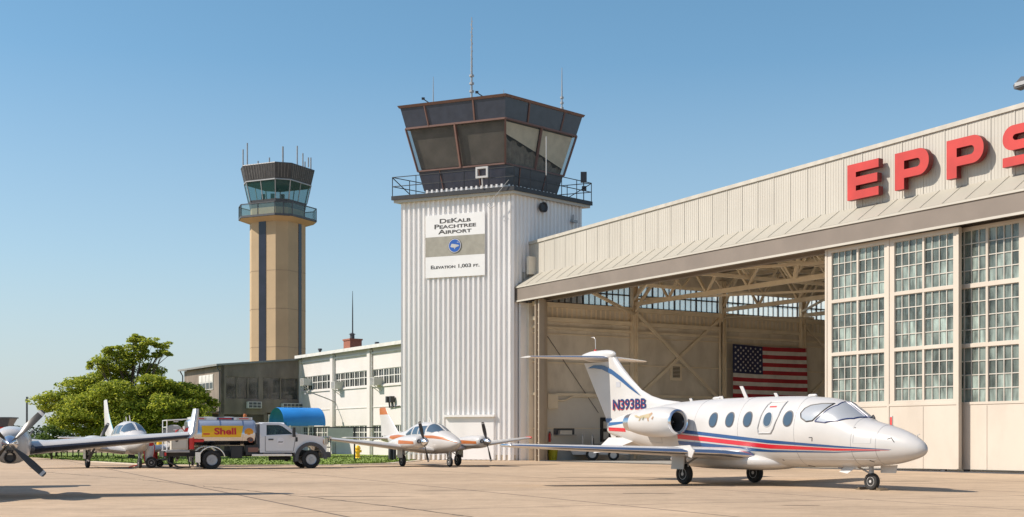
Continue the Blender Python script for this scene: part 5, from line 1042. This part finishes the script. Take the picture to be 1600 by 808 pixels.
def twin(p):
    q = thing('propeller_plane', p['label'], 'airplane', p['loc'], p['rot'], p.get('group')); Fz = Fuse(p['fus'], 2.2); sk_ = p['skin']
    fu = Fz.body('fuselage', [sk_], q, 60, 36)
    for sd in (-1, 1):
        for i, w in enumerate(p['side']):
            b = MB(); Fz.patch(b, w, sd, .008, 0, dense=4); Fz.line(b, w, sd, .014, mat=1); b.build('side_window', [m_planeglass, m_white], fu)
        tz = lambda x, z: math.degrees(Fz.ang(x, z)); w = [(x, (a if a > 60 else tz(x, a))) for x, a in p['screen']]
        b = MB(); Fz.patch(b, w, sd, .008, 0, True, 5, 6); Fz.line(b, w, sd, .014, mat=1, ang=True); b.build('windscreen', [m_planeglass, m_white], fu)
        b = MB()
        for tp, bt, mi in p['stripes']: Fz.strip(b, tp, bt, sd, mat=mi)
        if p['stripes']: b.build('stripe', p['smats'], fu)
        wg = wing('wing', [((x, sd*-y, z), c, t) for x, y, z, c, t in p['wing']], [sk_, p['boot']], q, boot=p.get('bootn', 2))
        x, y, z, c, t = p['wing'][-1]
        if p.get('winglet'):
            h = p['winglet']; wing('winglet', [((x, sd*-(y-.02), z-.05), c, 1.5), ((x-.08, sd*-(y+.10), z+.08), c*.85, 1.8), ((x-.30, sd*-(y+.20), z+h), c*.55, 1.7)], [p['tipm'], p['tipm']], wg, True)
        else: MB().lathe([(0, .03), (.08, .06), (c*.8, .05), (c*.95, .01)], (x+.02, sd*-(y+.03), z), (-1, 0, 0), 10).build('tip_fairing', [p['tipm']], wg)
        ey, ez, xn = p['eng']; en = Fuse([(a, ez+u, ez-l, hw) for a, u, l, hw in p['nac']], 2.3)
        n_ = MB(); xs = [lerp(en.st[0][0], en.st[-1][0], i/36) for i in range(37)]; n_.loft([[en.pt(x, 2*pi*k/26)+Vector((0, -sd*-ey*-1 if False else sd*-ey, 0)) for k in range(26)] for x in xs]); no = n_.build('engine_nacelle', [sk_], q, angle=60)
        b = MB(); x0 = en.st[0][0]
        for kk in p['inlets']:
            b.lathe([(x0-.06, kk[2]*.6), (x0+.012, kk[2]), (x0+.02, kk[2]*.85), (x0-.02, kk[2]*.6)], (0, sd*-(ey+kk[0]), ez+kk[1]), (1, 0, 0), 16)
        b.build('air_inlet', [m_black], no)
        if p.get('nstripe'):
            b = MB(); tp, bt = p['nstripe']; m0 = len(b.v); en.strip(b, tp, bt, -1, mat=0); b.v = [(v[0], v[1]-ey if True else 0, v[2]) for v in b.v]; m1 = len(b.v); en.strip(b, tp, bt, 1, mat=0); b.v = b.v[:m1]+[(v[0], v[1]-ey, v[2]) for v in b.v[m1:]]
            if sd == 1: b.v = [(v[0], -v[1], v[2]) for v in b.v]
            b.v = [(v[0], v[1] if sd == -1 else v[1], v[2]) for v in b.v]; b.build('nacelle_stripe', p['smats'], no)
        if p.get('exhaust'):
            MB().tube([(x0-.5, sd*-(ey+.2), ez-.1), (x0-.8, sd*-(ey+.42), ez-.12)], .10, 10).build('exhaust', [m_dark], no)
        prop(q, (xn, sd*-ey, ez), p['R'], p['blades'], p['a0'] if sd == -1 else p.get('a1', p['a0']), p['rs'], p['ls'], p['pm'])
        mx, my, mr = p['main']; zw = p['wing'][1][2]-.05
        strut(q, (mx, sd*-my, zw), (mx, sd*-my, mr+.01), .05, extra=[(Vector((mx, sd*-my, zw*.6)), Vector((mx-.1, sd*-(my-.5), zw)), .022)]); wheel(q, (mx, sd*-(my+.06), mr), mr, .17)
        MB().bx(mx-.28, mx+.28, sd*-(my+.20)-.012, sd*-(my+.20)+.012, .42, zw+.02).build('gear_door', [sk_], q)
        wing('tailplane', [((x, sd*-y, z), c, t) for x, y, z, c, t in p['stab']], [sk_, p['boot'] if p.get('bootn', 2) > 2 else sk_], q)
    nx_, nr = p['nose']; strut(q, (nx_-.05, 0, Fz.at(nx_)[1]+.1), (nx_, 0, nr+.01), .045, extra=[(Vector((nx_, 0, .4)), Vector((nx_-.5, 0, .75)), .02)]); wheel(q, (nx_, 0, nr), nr, .14)
    MB().bx(nx_-.55, nx_-.05, .12, .14, .42, Fz.at(nx_)[1]+.1).build('gear_door', [sk_], q)
    wing('fin', [((x, 0, z), c, t) for x, z, c, t in p['fin']], [sk_, p['fboot']], q, True, p.get('fbn', 1))
    if p.get('fintip'): wing('fin_tip', [((x, 0, z), c, t) for x, z, c, t in p['fintip']], [p['finm'], p['finm']], q, True)
    b = MB()
    for x, h in ((-2.9, .30), (-3.7, .24), (-4.2, .12)): z = Fz.at(x)[0]-.01; b = MB(); b.xz([(x, z), (x-.14, z), (x-.14-h*.45, z+h), (x-.08-h*.45, z+h)], -.01, .01); b.build('antenna', [m_white], q)
    return q
BF = [(.06, 1.155, 1.135, .015), (-.02, 1.23, 1.05, .10), (-.2, 1.31, .95, .20), (-.5, 1.43, .83, .31), (-.9, 1.57, .74, .42), (-1.3, 1.69, .68, .50), (-1.6, 1.79, .64, .54), (-2.0, 1.97, .62, .58), (-2.5, 2.10, .60, .61), (-3.3, 2.17, .60, .62), (-4.0, 2.13, .62, .60), (-4.7, 1.98, .70, .53), (-5.4, 1.80, .82, .42), (-6.5, 1.66, .98, .29), (-7.5, 1.56, 1.10, .19), (-8.5, 1.46, 1.20, .09), (-8.9, 1.40, 1.26, .03)]
m_bprop = M('propeller_black', (.035, .035, .038), .4, 0, .1, 3)
baron = dict(label='white twin propeller plane with orange stripes parked before the ribbed tower', loc=Vector((-2.467, 60.3, 0)), rot=radians(-59.65), fus=BF, skin=m_white,
    side=[[(-2.55, 1.98), (-3.2, 1.97), (-3.2, 1.56), (-2.5, 1.56)], [(-3.3, 1.97), (-3.85, 1.94), (-3.92, 1.54), (-3.3, 1.55)], [(-3.98, 1.92), (-4.35, 1.80), (-4.85, 1.57), (-4.7, 1.50), (-4.05, 1.53)]],
    screen=[(-1.42, 87), (-2.36, 87), (-2.45, 1.98), (-2.4, 1.68), (-1.9, 1.62), (-1.55, 1.66)],
    stripes=[([(-.02, 1.16), (-.4, 1.28), (-1.0, 1.42), (-1.8, 1.50), (-2.6, 1.50), (-4.2, 1.44), (-5.2, 1.5), (-6.2, 1.55), (-7.4, 1.50)], [(-.02, 1.14), (-.4, 1.22), (-1.0, 1.31), (-1.8, 1.36), (-2.6, 1.38), (-4.2, 1.30), (-5.2, 1.2), (-6.2, 1.22), (-7.4, 1.38)], 0)], smats=[m_orange],
    wing=[(-1.75, .45, .78, 3.0, 1.0), (-2.15, 1.7, .92, 2.4, 1.0), (-2.9, 5.55, 1.36, 1.1, .9), (-3.05, 5.78, 1.40, .75, .5)], boot=m_white, tipm=m_red,
    eng=(1.68, 1.20, -.38), nac=[(-.52, .15, .15, .18), (-.6, .24, .24, .33), (-1.0, .30, .31, .40), (-1.7, .31, .34, .40), (-2.6, .25, .34, .36), (-3.6, .10, .26, .26), (-4.5, -.10, .14, .05)], inlets=[(.21, .02, .10), (-.21, .02, .10)], nstripe=([(-.75, 1.22), (-2.4, 1.28)], [(-.75, 1.10), (-2.4, 1.10)]),
    R=.97, blades=2, a0=76, a1=76, rs=.17, ls=.38, pm=[m_bprop, m_alu], main=(-3.05, 1.46, .29), nose=(-1.0, .24),
    stab=[(-7.65, .05, 1.36, 1.15, .8), (-8.0, 2.35, 1.40, .72, .7)], fin=[(-6.2, 1.5, 2.65, .55), (-6.75, 1.72, 2.1, .55), (-7.45, 2.25, 1.45, .6), (-7.95, 2.62, 1.1, .6)], fboot=m_white, fintip=[(-7.95, 2.62, 1.1, .62), (-8.25, 2.95, .82, .6), (-8.35, 3.0, .55, .4)], finm=m_orange)
twin(baron)
m_teal = M('teal_fringe', (.05, .42, .40), .3); m_spinp = M('propeller_grey', (.06, .054, .045), .35, 0, .12, 3)  # teal fin edge colours in lens fringing, the fin itself is white
left = dict(baron); left.update(label='white twin propeller plane with teal lens fringe on its fin parked under the big tree', loc=Vector((-16.45, 57.3, 0)), rot=radians(-61.5), stripes=[([(-.5, 1.25), (-2, 1.42), (-4.5, 1.38), (-7, 1.45)], [(-.5, 1.22), (-2, 1.36), (-4.5, 1.32), (-7, 1.40)], 0)], smats=[m_red], nstripe=None,
    eng=(1.95, 1.18, -.38), main=(-3.05, 1.85, .29), tipm=m_white, fboot=m_teal, fintip=[(-8.0, 2.62, 1.15, .62), (-8.45, 3.28, .80, .55), (-8.5, 3.32, .5, .4)], finm=m_white, a0=118, a1=118, fin=[(-6.2, 1.5, 2.65, .55), (-6.75, 1.72, 2.2, .55), (-7.45, 2.15, 1.6, .6), (-8.0, 2.62, 1.15, .6)])
lt = twin(left)
l3 = copy_tree(lt, Vector(((86-800)/FPX*92, 92, 0)), radians(-75.5), 'white plane far behind the round bush, only its fin with teal lens fringe showing')
# ---- turboprop at the left edge
GF = [(1.35, 1.32, 1.28, .02), (1.2, 1.48, 1.12, .2), (.8, 1.66, .95, .40), (.2, 1.82, .82, .58), (-.4, 1.95, .76, .66), (-.9, 2.2, .74, .70), (-1.5, 2.38, .72, .72), (-3.5, 2.42, .72, .72), (-5.0, 2.36, .76, .68), (-6.5, 2.15, .95, .5), (-8, 1.95, 1.2, .3), (-9.2, 1.8, 1.4, .12), (-9.5, 1.76, 1.5, .03)]
m_boot = M('deice_boot', (.04, .044, .062), .35, 0, .15, 2)
front = dict(label='polished white turboprop twin with four blade propeller, cut off by the left edge', loc=Vector((-12.97, 27.31, 0)), rot=radians(-71), fus=GF, skin=m_white,
    side=[oval(x, 1.85, .16, .2, 12) for x in (-2.3, -3.1, -3.9, -4.7)], screen=[(-.5, 87), (-1.1, 87), (-1.3, 2.2), (-1.2, 1.86), (-.7, 1.80), (-.5, 1.86)], stripes=[([(.8, 1.38), (-9, 1.6)], [(.8, 1.28), (-9, 1.5)], 0)], smats=[m_red],
    wing=[(-1.0, .5, .92, 2.6, 1.2), (-1.0, 2.0, 1.06, 2.2, 1.15), (-1.12, 4.2, 1.25, 1.6, 1.2), (-1.25, 6.02, 1.40, 1.15, 1.2)], boot=m_boot, bootn=3, tipm=m_tip, winglet=.66,
    eng=(2.1, 1.225, .02), nac=[(-.12, .22, .22, .22), (-.22, .30, .38, .34), (-.6, .36, .45, .41), (-1.4, .40, .44, .42), (-2.6, .36, .32, .36), (-4.2, .12, .1, .06)], inlets=[(.0, -.30, .13)], nstripe=None, exhaust=True,
    R=1.0, blades=4, a0=44, a1=30, rs=.19, ls=.46, pm=[m_spinp, m_alu], main=(-1.9, 1.42, .36), nose=(.3, .28),
    stab=[(-8.2, .05, 1.5, 1.2, .8), (-8.6, 2.2, 1.55, .8, .7)], fin=[(-6.9, 1.8, 2.6, .5), (-7.5, 2.3, 2.0, .5), (-8.3, 3.2, 1.3, .5)], fboot=m_boot, fintip=[(-8.3, 3.2, 1.3, .5), (-8.4, 3.3, 1.0, .4)], finm=m_white)
twin(front)
# ------------------------------------------------------------------ fuel truck
tk0 = gnd(331, 733.2); TR = radians(21); tq0 = thing('fuel_truck', 'silver airport fuel truck with white cab and yellow panel on its round tank', 'truck', (0, 0, 0), TR)
# origin: under the near rear wheel's axle centre line; x forward, y left (away from the viewer), near side y = -1.1
tq0.location = tk0+rz(TR) @ Vector((0, 1.08, 0))
m_cabw = M('truck_white', (.76, .76, .76), .3, 0, .04, 1, coat=.4); m_tank = M('tank_brushed', (.66, .67, .70), .24, 1, .06, 1.5, stretch=(.3, 1, 4)); m_tankp = M('tank_paint', (.42, .48, .58), .35, .3, .05, 1)
m_flare = M('grey_plastic', (.085, .085, .09), .6, 0, .1, 3); m_lamp = glass('lamp_lens', (.6, .55, .45), .2, .08)
WB = 4.42
# cab shell: side outline with wheel arch, lofted with tumblehome
cab = [(2.12, .72), (3.70, .72), (3.72, .62)]+[(WB+.60*cos(radians(a)), .45+.60*sin(radians(a))) for a in range(170, -1, -17)]+[(5.06, .5), (5.14, .62), (5.16, 1.05), (5.12, 1.32), (4.98, 1.42), (4.4, 1.50), (3.86, 1.56)]
b = MB(); b.xz(cab+[(2.12, 1.42)], -1.0, 1.0); cabo = b.build('cab_body', [m_cabw], tq0, .03)
# upper cab: pillars and roof, windows as openings
up = [(2.12, 1.42), (3.86, 1.56), (3.28, 1.98), (3.05, 2.05), (2.35, 2.06), (2.14, 2.0)]
win = [(2.42, 1.50), (3.60, 1.56), (3.16, 1.90), (2.98, 1.96), (2.44, 1.96)]
for sd in (-1, 1): MB().prism(up, lambda u, v: (u, sd*(1.0-(v-1.42)*.22), v), lambda u, v: (u, sd*(.94-(v-1.42)*.22), v), 0, [win]).build('cab_side', [m_cabw], cabo, .006); w = MB(); w.prism(win, lambda u, v: (u, sd*(.975-(v-1.42)*.22), v), lambda u, v: (u, sd*(.968-(v-1.42)*.22), v)); w.build('side_window', [glass('truck_glass', (.04, .05, .05), .6)], cabo)
b = MB(); b.loft([[Vector((x, y, z)) for y, z in ((-.84+k, 2.0), (-.70+k, 2.065), (0, 2.09), (.70-k, 2.065), (.84-k, 2.0))] for x, k in ((2.12, 0), (2.4, 0), (3.05, 0), (3.26, .02))], closed=False, cap=False); b.bx(2.12, 2.16, -.85, .85, 1.9, 2.04); b.bx(2.12, 2.16, -1, 1, 1.4, 1.58); b.build('roof', [m_cabw], cabo)
w = MB(); w.add([(3.86, -.95, 1.56), (3.86, .95, 1.56), (3.28, .84, 1.99), (3.28, -.84, 1.99)], [(0, 1, 2, 3)]); w.build('windscreen', [m_planeglass], cabo)
w = MB(); w.bx(2.13, 2.14, -.75, .75, 1.56, 1.92); w.build('rear_window', [m_planeglass], cabo)
b = MB(); b.bx(2.35, 2.6, -.75, -.2, 1.0, 1.80); b.bx(2.35, 2.6, .2, .75, 1.0, 1.80); b.bx(3.5, 3.7, -.9, .9, 1.3, 1.58); b.tube([(3.2, .42, 1.62), (3.5, .42, 1.4)], .03, 6); b.lathe([(0, .19), (.03, .19)], (3.2, .42, 1.62), (.7, 0, -.5), 16); b.build('seat', [m_dark], cabo)
b = MB()
for pts in ([(2.36, .78), (2.36, 1.46)], [(2.36, .78), (3.62, .78)], [(3.62, .78), (3.74, 1.5)]):
    b.bar((pts[0][0], -1.005, pts[0][1]), (pts[1][0], -1.005, pts[1][1]), .016)
b.bx(2.50, 2.72, -1.03, -1.0, 1.28, 1.34); b.build('door_seam', [m_dark], cabo)
b = MB(); b.lathe([(0, .16), (.012, .16)], (3.05, -1.0, 1.25), (0, -1, 0), 20)
b.build('door_logo', [M('logo_white', (.8, .8, .82), .5)], cabo); b = MB(); b.xz([(2.93, 1.16), (3.12, 1.16), (3.18, 1.24), (3.06, 1.22), (2.96, 1.24)], -1.018, -1.013); b.build('door_logo', [m_grey], cabo)
b = MB(); b.xz([(3.72, 1.20), (3.82, 1.22), (3.82, 1.40), (3.74, 1.42)], -1.008, -1.0); b.build('vent', [m_black], cabo)
for sd in (-1, 1):
    b = MB(); rings = []
    a_ = [(WB+r*cos(radians(a)), .45+r*sin(radians(a))) for r in (.74,) for a in range(190, -11, -12)]; i_ = [(WB+.585*cos(radians(a)), .45+.585*sin(radians(a))) for a in range(190, -11, -12)]
    b.xz(a_+i_[::-1], sd*1.0, sd*1.09); b.build('wheel_arch', [m_flare], cabo, .01)
    MB().bx(3.62, 3.78, sd*1.0-.06, sd*1.0+.06, .30, .62).build('mudflap', [m_black], cabo)
    b = MB(); b.tube([(3.62, sd*.98, 1.52), (3.62, sd*1.22, 1.55)], .025, 6); b.bx(3.55, 3.66, sd*1.22-.10, sd*1.22+.10, 1.42, 1.85); b.build('mirror', [m_black], cabo)
    b = MB(); b.bx(5.0, 5.17, sd*.98-.16, sd*.98+.025, 1.08, 1.34); b.build('headlight', [m_lamp], cabo, .02); MB().bx(4.98, 5.10, sd*1.0-.02, sd*1.0+.02, 1.12, 1.32).build('turn_signal', [m_orange], cabo)
b = MB(); b.bx(5.14, 5.20, -.62, .62, .80, 1.32)
for k in range(5): b.bx(5.20, 5.215, -.6, .6, .84+k*.1, .88+k*.1, 1)
b.build('grille', [m_black, m_alu], cabo)
b = MB(); b.bx(5.08, 5.34, -1.02, 1.02, .48, .74); b.build('bumper', [m_flare], tq0, .03)
b = MB()
for y in (-.9, -.4, .4, .9): b.tube([(5.34, y, .6), (5.36, y, 1.35), (5.30, y, 1.45)], .035, 8)
b.tube([(5.36, -.95, 1.40), (5.36, .95, 1.40)], .045, 8); b.tube([(5.36, -.9, .95), (5.36, .9, .95)], .03, 8); b.build('bull_bar', [m_alu], tq0)
# frame, steps, boxes
b = MB(); b.bx(-2.0, 4.9, -.45, -.35, .55, .80); b.bx(-2.0, 4.9, .35, .45, .55, .80); b.bx(-2.05, -1.9, -.9, .9, .55, .8)
for x in (0, WB): b.tube([(x, -.85, .42), (x, .85, .42)], .08, 8)
b.lathe([(-.16, .03), (-.08, .19), (.08, .19), (.16, .03)], (0, 0, .42), (1, 0, 0), 14); b.build('chassis', [m_black], tq0)
b = MB(); b.bx(1.75, 3.55, -1.08, -.86, .56, .66); b.bx(1.75, 3.55, .86, 1.08, .56, .66); b.bx(2.25, 3.2, -1.10, -.9, .62, .67); b.build('side_step', [m_alu], tq0, .01)
b = MB(); b.bx(.85, 1.35, -1.0, -.5, .48, 1.0); b.bx(1.5, 2.0, -.98, -.5, .60, 1.05); b.tube([(2.6, -.5, .46), (3.6, -.5, .46)], .09, 8); b.build('equipment_box', [m_black], tq0, .02)
b = MB(); b.bx(1.60, 2.05, -1.0, -.95, .75, .95); b.build('warning_plate', [M('plate_brown', (.25, .12, .09), .5)], tq0)
b = MB(); b.bx(2.02, 2.12, -.9, .9, .9, 2.0); b.bx(2.0, 2.02, -.85, -.2, 1.1, 1.95, 1); b.build('headboard', [m_dark, m_grey], tq0)
# wheels: front singles, rear duals
def twheel(x, y, sd, dual=False):
    r = .41
    for yy in ([y] if not dual else [y, y-sd*.27]):
        b = MB(); k = .115; b.lathe([(-k*.7, r*.60), (-k, r*.68), (-k, r*.86), (-k*.8, r*.97), (-k*.5, r), (k*.5, r), (k*.8, r*.97), (k, r*.86), (k, r*.68), (k*.7, r*.60)], (x, yy, r), (0, 1, 0), 32)
        for j in range(32):
            a = 2*pi*j/32
            for q in (-1, 1): c = Vector((x+cos(a)*r*.985, yy+q*.055, r+sin(a)*r*.985)); b.bar(c-Vector((0, .035, 0)), c+Vector((0, .035, 0)), .035, .035)
        o = b.build('wheel', [m_rubber], tq0)
        b = MB(); f = sd*k; b.lathe([(f*.8, r*.60), (f*.95, r*.585), (f*.8, r*.53), (f*(-.1 if dual else .45), r*.46), (f*(-.05 if dual else .5), r*.30), (f*(.25 if dual else .75), r*.26), (f*(.3 if dual else .8), r*.2), (f*(1.0), r*.17), (f*1.0, .001), (-f*.5, .001), (-f*.8, r*.6)], (x, yy, r), (0, 1, 0), 28)
        for j in range(8): a = 2*pi*j/8; b.lathe([(f*.0, .035), (f*(.0 if dual else .52), .035)], (x+cos(a)*r*.38, yy, r+sin(a)*r*.38), (0, 1, 0), 8, 1)
        b.build('rim', [M('rim_steel', (.42, .43, .45), .35, .7) if not dual else M('rim_silver', (.36, .37, .39), .4, .6), m_black], o)
for sd in (-1, 1):
    twheel(WB, sd*.97, sd); twheel(0, sd*1.0, sd, True)
    b = MB(); o_ = [(.60*cos(radians(a)), .42+.60*sin(radians(a))) for a in range(205, 9, -12)]; i_ = [(.55*cos(radians(a)), .42+.55*sin(radians(a))) for a in range(205, 9, -12)]; b.xz(o_+i_[::-1], sd*.72, sd*1.13); b.build('fender', [m_alu], tq0, .01)
    b = MB(); b.bx(-.72, -.50, sd*1.12-.02, sd*1.12+.01, .30, .75); b.bx(-.62, -.56, sd*.72, sd*1.12, .12, .5, 1); b.build('mudflap', [m_alu, m_black], tq0)
# tank
def tring(x, s=1.): 
    pts = [(0, 1.02), (.62, 1.06), (.92, 1.25), (1.0, 1.45), (1.0, 1.62), (.90, 1.92), (.72, 2.13), (.55, 2.19), (0, 2.21)]
    q = [(y, z) for y, z in pts]+[(-y, z) for y, z in pts[-2:0:-1]]
    return [Vector((x, -y*s, 1.55+(z-1.55)*s)) for y, z in q]
b = MB(); nn_ = len(tring(0)); b.loft([tring(-.98, .86), tring(-.90, .97), tring(-.86), tring(1.86), tring(1.92, .97), tring(2.0, .86)], matf=lambda i, k: 1 if (4 <= k <= 6 or 9 <= k <= 11) else 0); tank = b.build('tank', [m_tank, m_tankp], tq0, angle=30)
for x in (-.55, .4, 1.4): b = MB(); b.loft([tring(x-.03, 1.008), tring(x+.03, 1.008)], cap=False); b.build('tank_band', [m_tank], tank, angle=30)
b = MB(); b.bx(-.85, 1.85, -.62, -.55, 2.17, 2.30); b.bx(-.85, 1.85, .55, .62, 2.17, 2.30); b.bx(-.85, -.78, -.55, .55, 2.17, 2.3)
for x in (0, .9): b.lathe([(0, .26), (.10, .26), (.12, .2)], (x, 0, 2.2), (0, 0, 1), 18)
b.build('tank_coaming', [m_cabw], tank)
b = MB()
for x0, x1, mi in ((-.80, -.18, 0), (.28, 1.02, 1), (1.15, 1.78, 0)): b.bx(x0, x1, -.632, -.622, 2.185, 2.285, mi); b.bx(x0+.1, x1-.1, -.636, -.632, 2.215, 2.255, 2)
b.build('tank_placard', [m_white, m_navy, m_red], tank)
MB().lathe([(0, .08), (.14, .08), (.18, .04)], (1.55, -.45, 2.28), (0, 0, 1), 12).build('beacon', [m_orange], tank)
def tsurf(u, v): # u along, v up from z=1.38
    z = v; return (u, -1.006-(0 if z < 1.62 else 0)+max(0, (z-1.62))*.333-(0 if z > 1.45 else 0), z)
pan = [(-.42, 1.41), (1.28, 1.41), (1.40, 1.92), (-.42, 1.92)]
b = MB()
g = []
for (z, e) in ((1.41, 1.28), (1.62, 1.33), (1.92, 1.40)): g.append([(lerp(-.42, e, i/6), -1.012+max(0, z-1.62)*.333, z) for i in range(7)])
b.add([p for r in g for p in r], [(r*7+i, r*7+i+1, (r+1)*7+i+1, (r+1)*7+i) for r in range(2) for i in range(6)]); b.build('tank_panel', [m_yellow], tank)
text('tank_lettering', 'Shell', .40, m_red, tank, (.60, -1.012, 1.655), (1, 0, 0), (0, .22, 1), .004, 1.3, .012)
b = MB(); b.bx(-.36, -.08, -1.016, -1.012, 1.52, 1.58); b.build('tank_mark', [m_red], tank)
# scallop emblem
b = MB(); sc = [(-.05, -.15), (.05, -.15), (.06, -.11)]+[((.19+.012*(k % 2))*cos(radians(a)), -.02+(.17+.012*(k % 2))*sin(radians(a))) for k, a in enumerate(range(-30, 211, 15))]+[(-.06, -.11)]
b.prism([(1.64+u, 1.66+v) for u, v in sc], lambda u, v: (u, -1.012+max(0, v-1.62)*.30, v), lambda u, v: (u, -1.020+max(0, v-1.62)*.30, v))
for a in range(15, 170, 22): b.bar((1.64, -1.018, 1.56), (1.64+.16*cos(radians(a)), -1.018+max(0, .02+.15*sin(radians(a)))*.30, 1.64+.15*sin(radians(a))), .012, .012, 1)
b.build('scallop_emblem', [M('scallop', (.85, .36, .01), .4), m_red], tank)
b = MB(); R = random.Random(2)
b.xz([(-.92, 1.18), (-.35, 1.2), (-.30, 1.30), (-.9, 1.32)], -1.004, -1.0+.0); b.build('red_placard', [m_red], tank)
b = MB(); b.lathe([(0, .12), (.06, .12), (.08, .05)], (1.72, -.96, 1.28), (0, -1, 0), 14, 0); b.lathe([(.06, .07), (.10, .07)], (1.72, -.96, 1.28), (0, -1, 0), 14, 1); b.build('hose_cap', [m_brick, m_dark], tank)
# pumping gear at the rear
b = MB(); b.bx(-1.95, -.95, -1.05, 1.05, .74, .84); b.build('rear_deck', [m_grey], tq0, .01)
b = MB(); b.bx(-1.72, -1.02, -1.02, -.35, .86, 1.46); b.bx(-1.66, -1.10, -1.035, -1.02, .92, 1.40, 1); b.lathe([(0, .07), (.02, .07)], (-1.5, -1.035, 1.27), (0, -1, 0), 12, 2); b.build('pump_cabinet', [M('cabinet_tan', (.50, .46, .38), .5), M('cabinet_door', (.55, .52, .45), .4), m_black], tq0, .01)
b = MB(); b.bx(-.95, -.90, -1.0, 1.0, .86, 1.2); b.lathe([(0, .12), (.5, .12), (.55, .06)], (-.86, -.95, .88), (0, 0, 1), 12, 1); b.build('extinguisher', [m_grey, m_red], tq0)
b = MB()
for y in (-.9, .9):
    b.tube([(-1.9, y, .84), (-1.9, y, 2.15), (-1.0, y, 2.2)], .03, 6); b.tube([(-1.9, y, 1.5), (-1.0, y, 1.5)], .02, 6)
for z in (1.5, 1.85, 2.15): b.tube([(-1.9, -.9, z), (-1.9, .9, z)], .025, 6)
for k in range(4): b.tube([(-1.62, -.9, 1.55+k*.18), (-1.42, -.9, 1.55+k*.18)], .02, 6)
b.build('rail', [m_cabw], tq0)
b = MB(); b.lathe([(-.35, .42), (-.33, .14), (.33, .14), (.35, .42), (.37, .42), (.37, .02)], (-1.5, .2, 1.55), (0, 1, 0), 20, 0)
for k in range(9): b.lathe([(-.3+k*.07, .18), (-.27+k*.07, .33), (-.24+k*.07, .18)], (-1.5, .2, 1.55), (0, 1, 0), 18, 1)
b.build('hose_reel', [m_grey, m_black], tq0)
b = MB(); b.bx(-1.15, -1.0, -.95, -.2, 1.52, 1.9, 0); b.lathe([(0, .11), (.05, .11)], (-1.32, -1.0, 1.66), (0, -1, 0), 14, 1); b.lathe([(0, .10), (.05, .10)], (-1.05, -1.0, 1.72), (0, -1, 0), 14, 2)
b.tube([(-1.6, -.9, 1.46), (-1.5, -.95, 1.7), (-1.25, -.95, 1.78), (-1.1, -.95, 1.6)], .03, 6, 2); b.build('meter', [m_white, m_alu, m_red], tq0)
b = MB(); b.tube([(-1.8, -.7, .8), (-1.85, -.75, .35), (-1.4, -.8, .1), (-.9, -.8, .08), (-1.0, -.6, .6)], .04, 8); b.build('hose', [m_black], tq0)
b = MB(); b.bx(-2.0, -1.93, -.95, -.75, .60, .74); b.bx(-2.0, -1.93, .75, .95, .60, .74); b.build('tail_lamp', [m_red], tq0)
# wheeled fire extinguisher beside the truck's rear
q = thing('wheeled_extinguisher', 'wheeled fire extinguisher cart with red top behind the fuel truck', 'fire extinguisher', gnd(233, 731.5), radians(15))
b = MB(); b.lathe([(0, .19), (.05, .21), (.72, .21), (.8, .17), (.83, .1)], (0, 0, .22), (0, 0, 1), 18); b.build('cylinder', [M('cart_white', (.62, .62, .60), .4)], q)
b = MB(); b.lathe([(0, .17), (.10, .19), (.26, .19), (.32, .08), (.4, .08)], (0, 0, 1.0), (0, 0, 1), 16); b.tube([(.1, -.1, 1.3), (.25, -.15, 1.0), (.2, -.2, .5)], .025, 6); b.build('valve_head', [m_red], q)
b = MB(); b.tube([(-.2, -.2, .3), (-.25, -.2, 1.25), (-.25, .2, 1.25), (-.2, .2, .3)], .025, 6); b.tube([(.1, 0, .30), (-.9, -.05, .05)], .025, 6); b.build('frame', [m_red], q)
for y in (-.30, .30): wheel(q, (.1, y, .26), .26, .09, 20, rim=m_grey)
q = thing('tow_cart', 'small yellow topped fuel hose cart behind the truck rear deck', 'cart', gnd(249, 729.5), radians(20))
b = MB(); b.bx(-.35, .35, -.3, .3, .3, .38); b.bx(.25, .3, -.3, .3, .38, 1.25); b.build('frame', [m_grey], q, .01)
b = MB(); b.lathe([(0, .15), (.42, .15), (.5, .1)], (.02, -.05, .84), (0, 0, 1), 14); b.build('drum', [m_yellow], q)
b = MB(); b.lathe([(0, .13), (.4, .13), (.44, .06)], (-.2, 0, .38), (0, 0, 1), 14); b.build('filter', [m_red], q)
for y in (-.33, .33): wheel(q, (0, y, .17), .17, .08, 18, rim=m_grey)
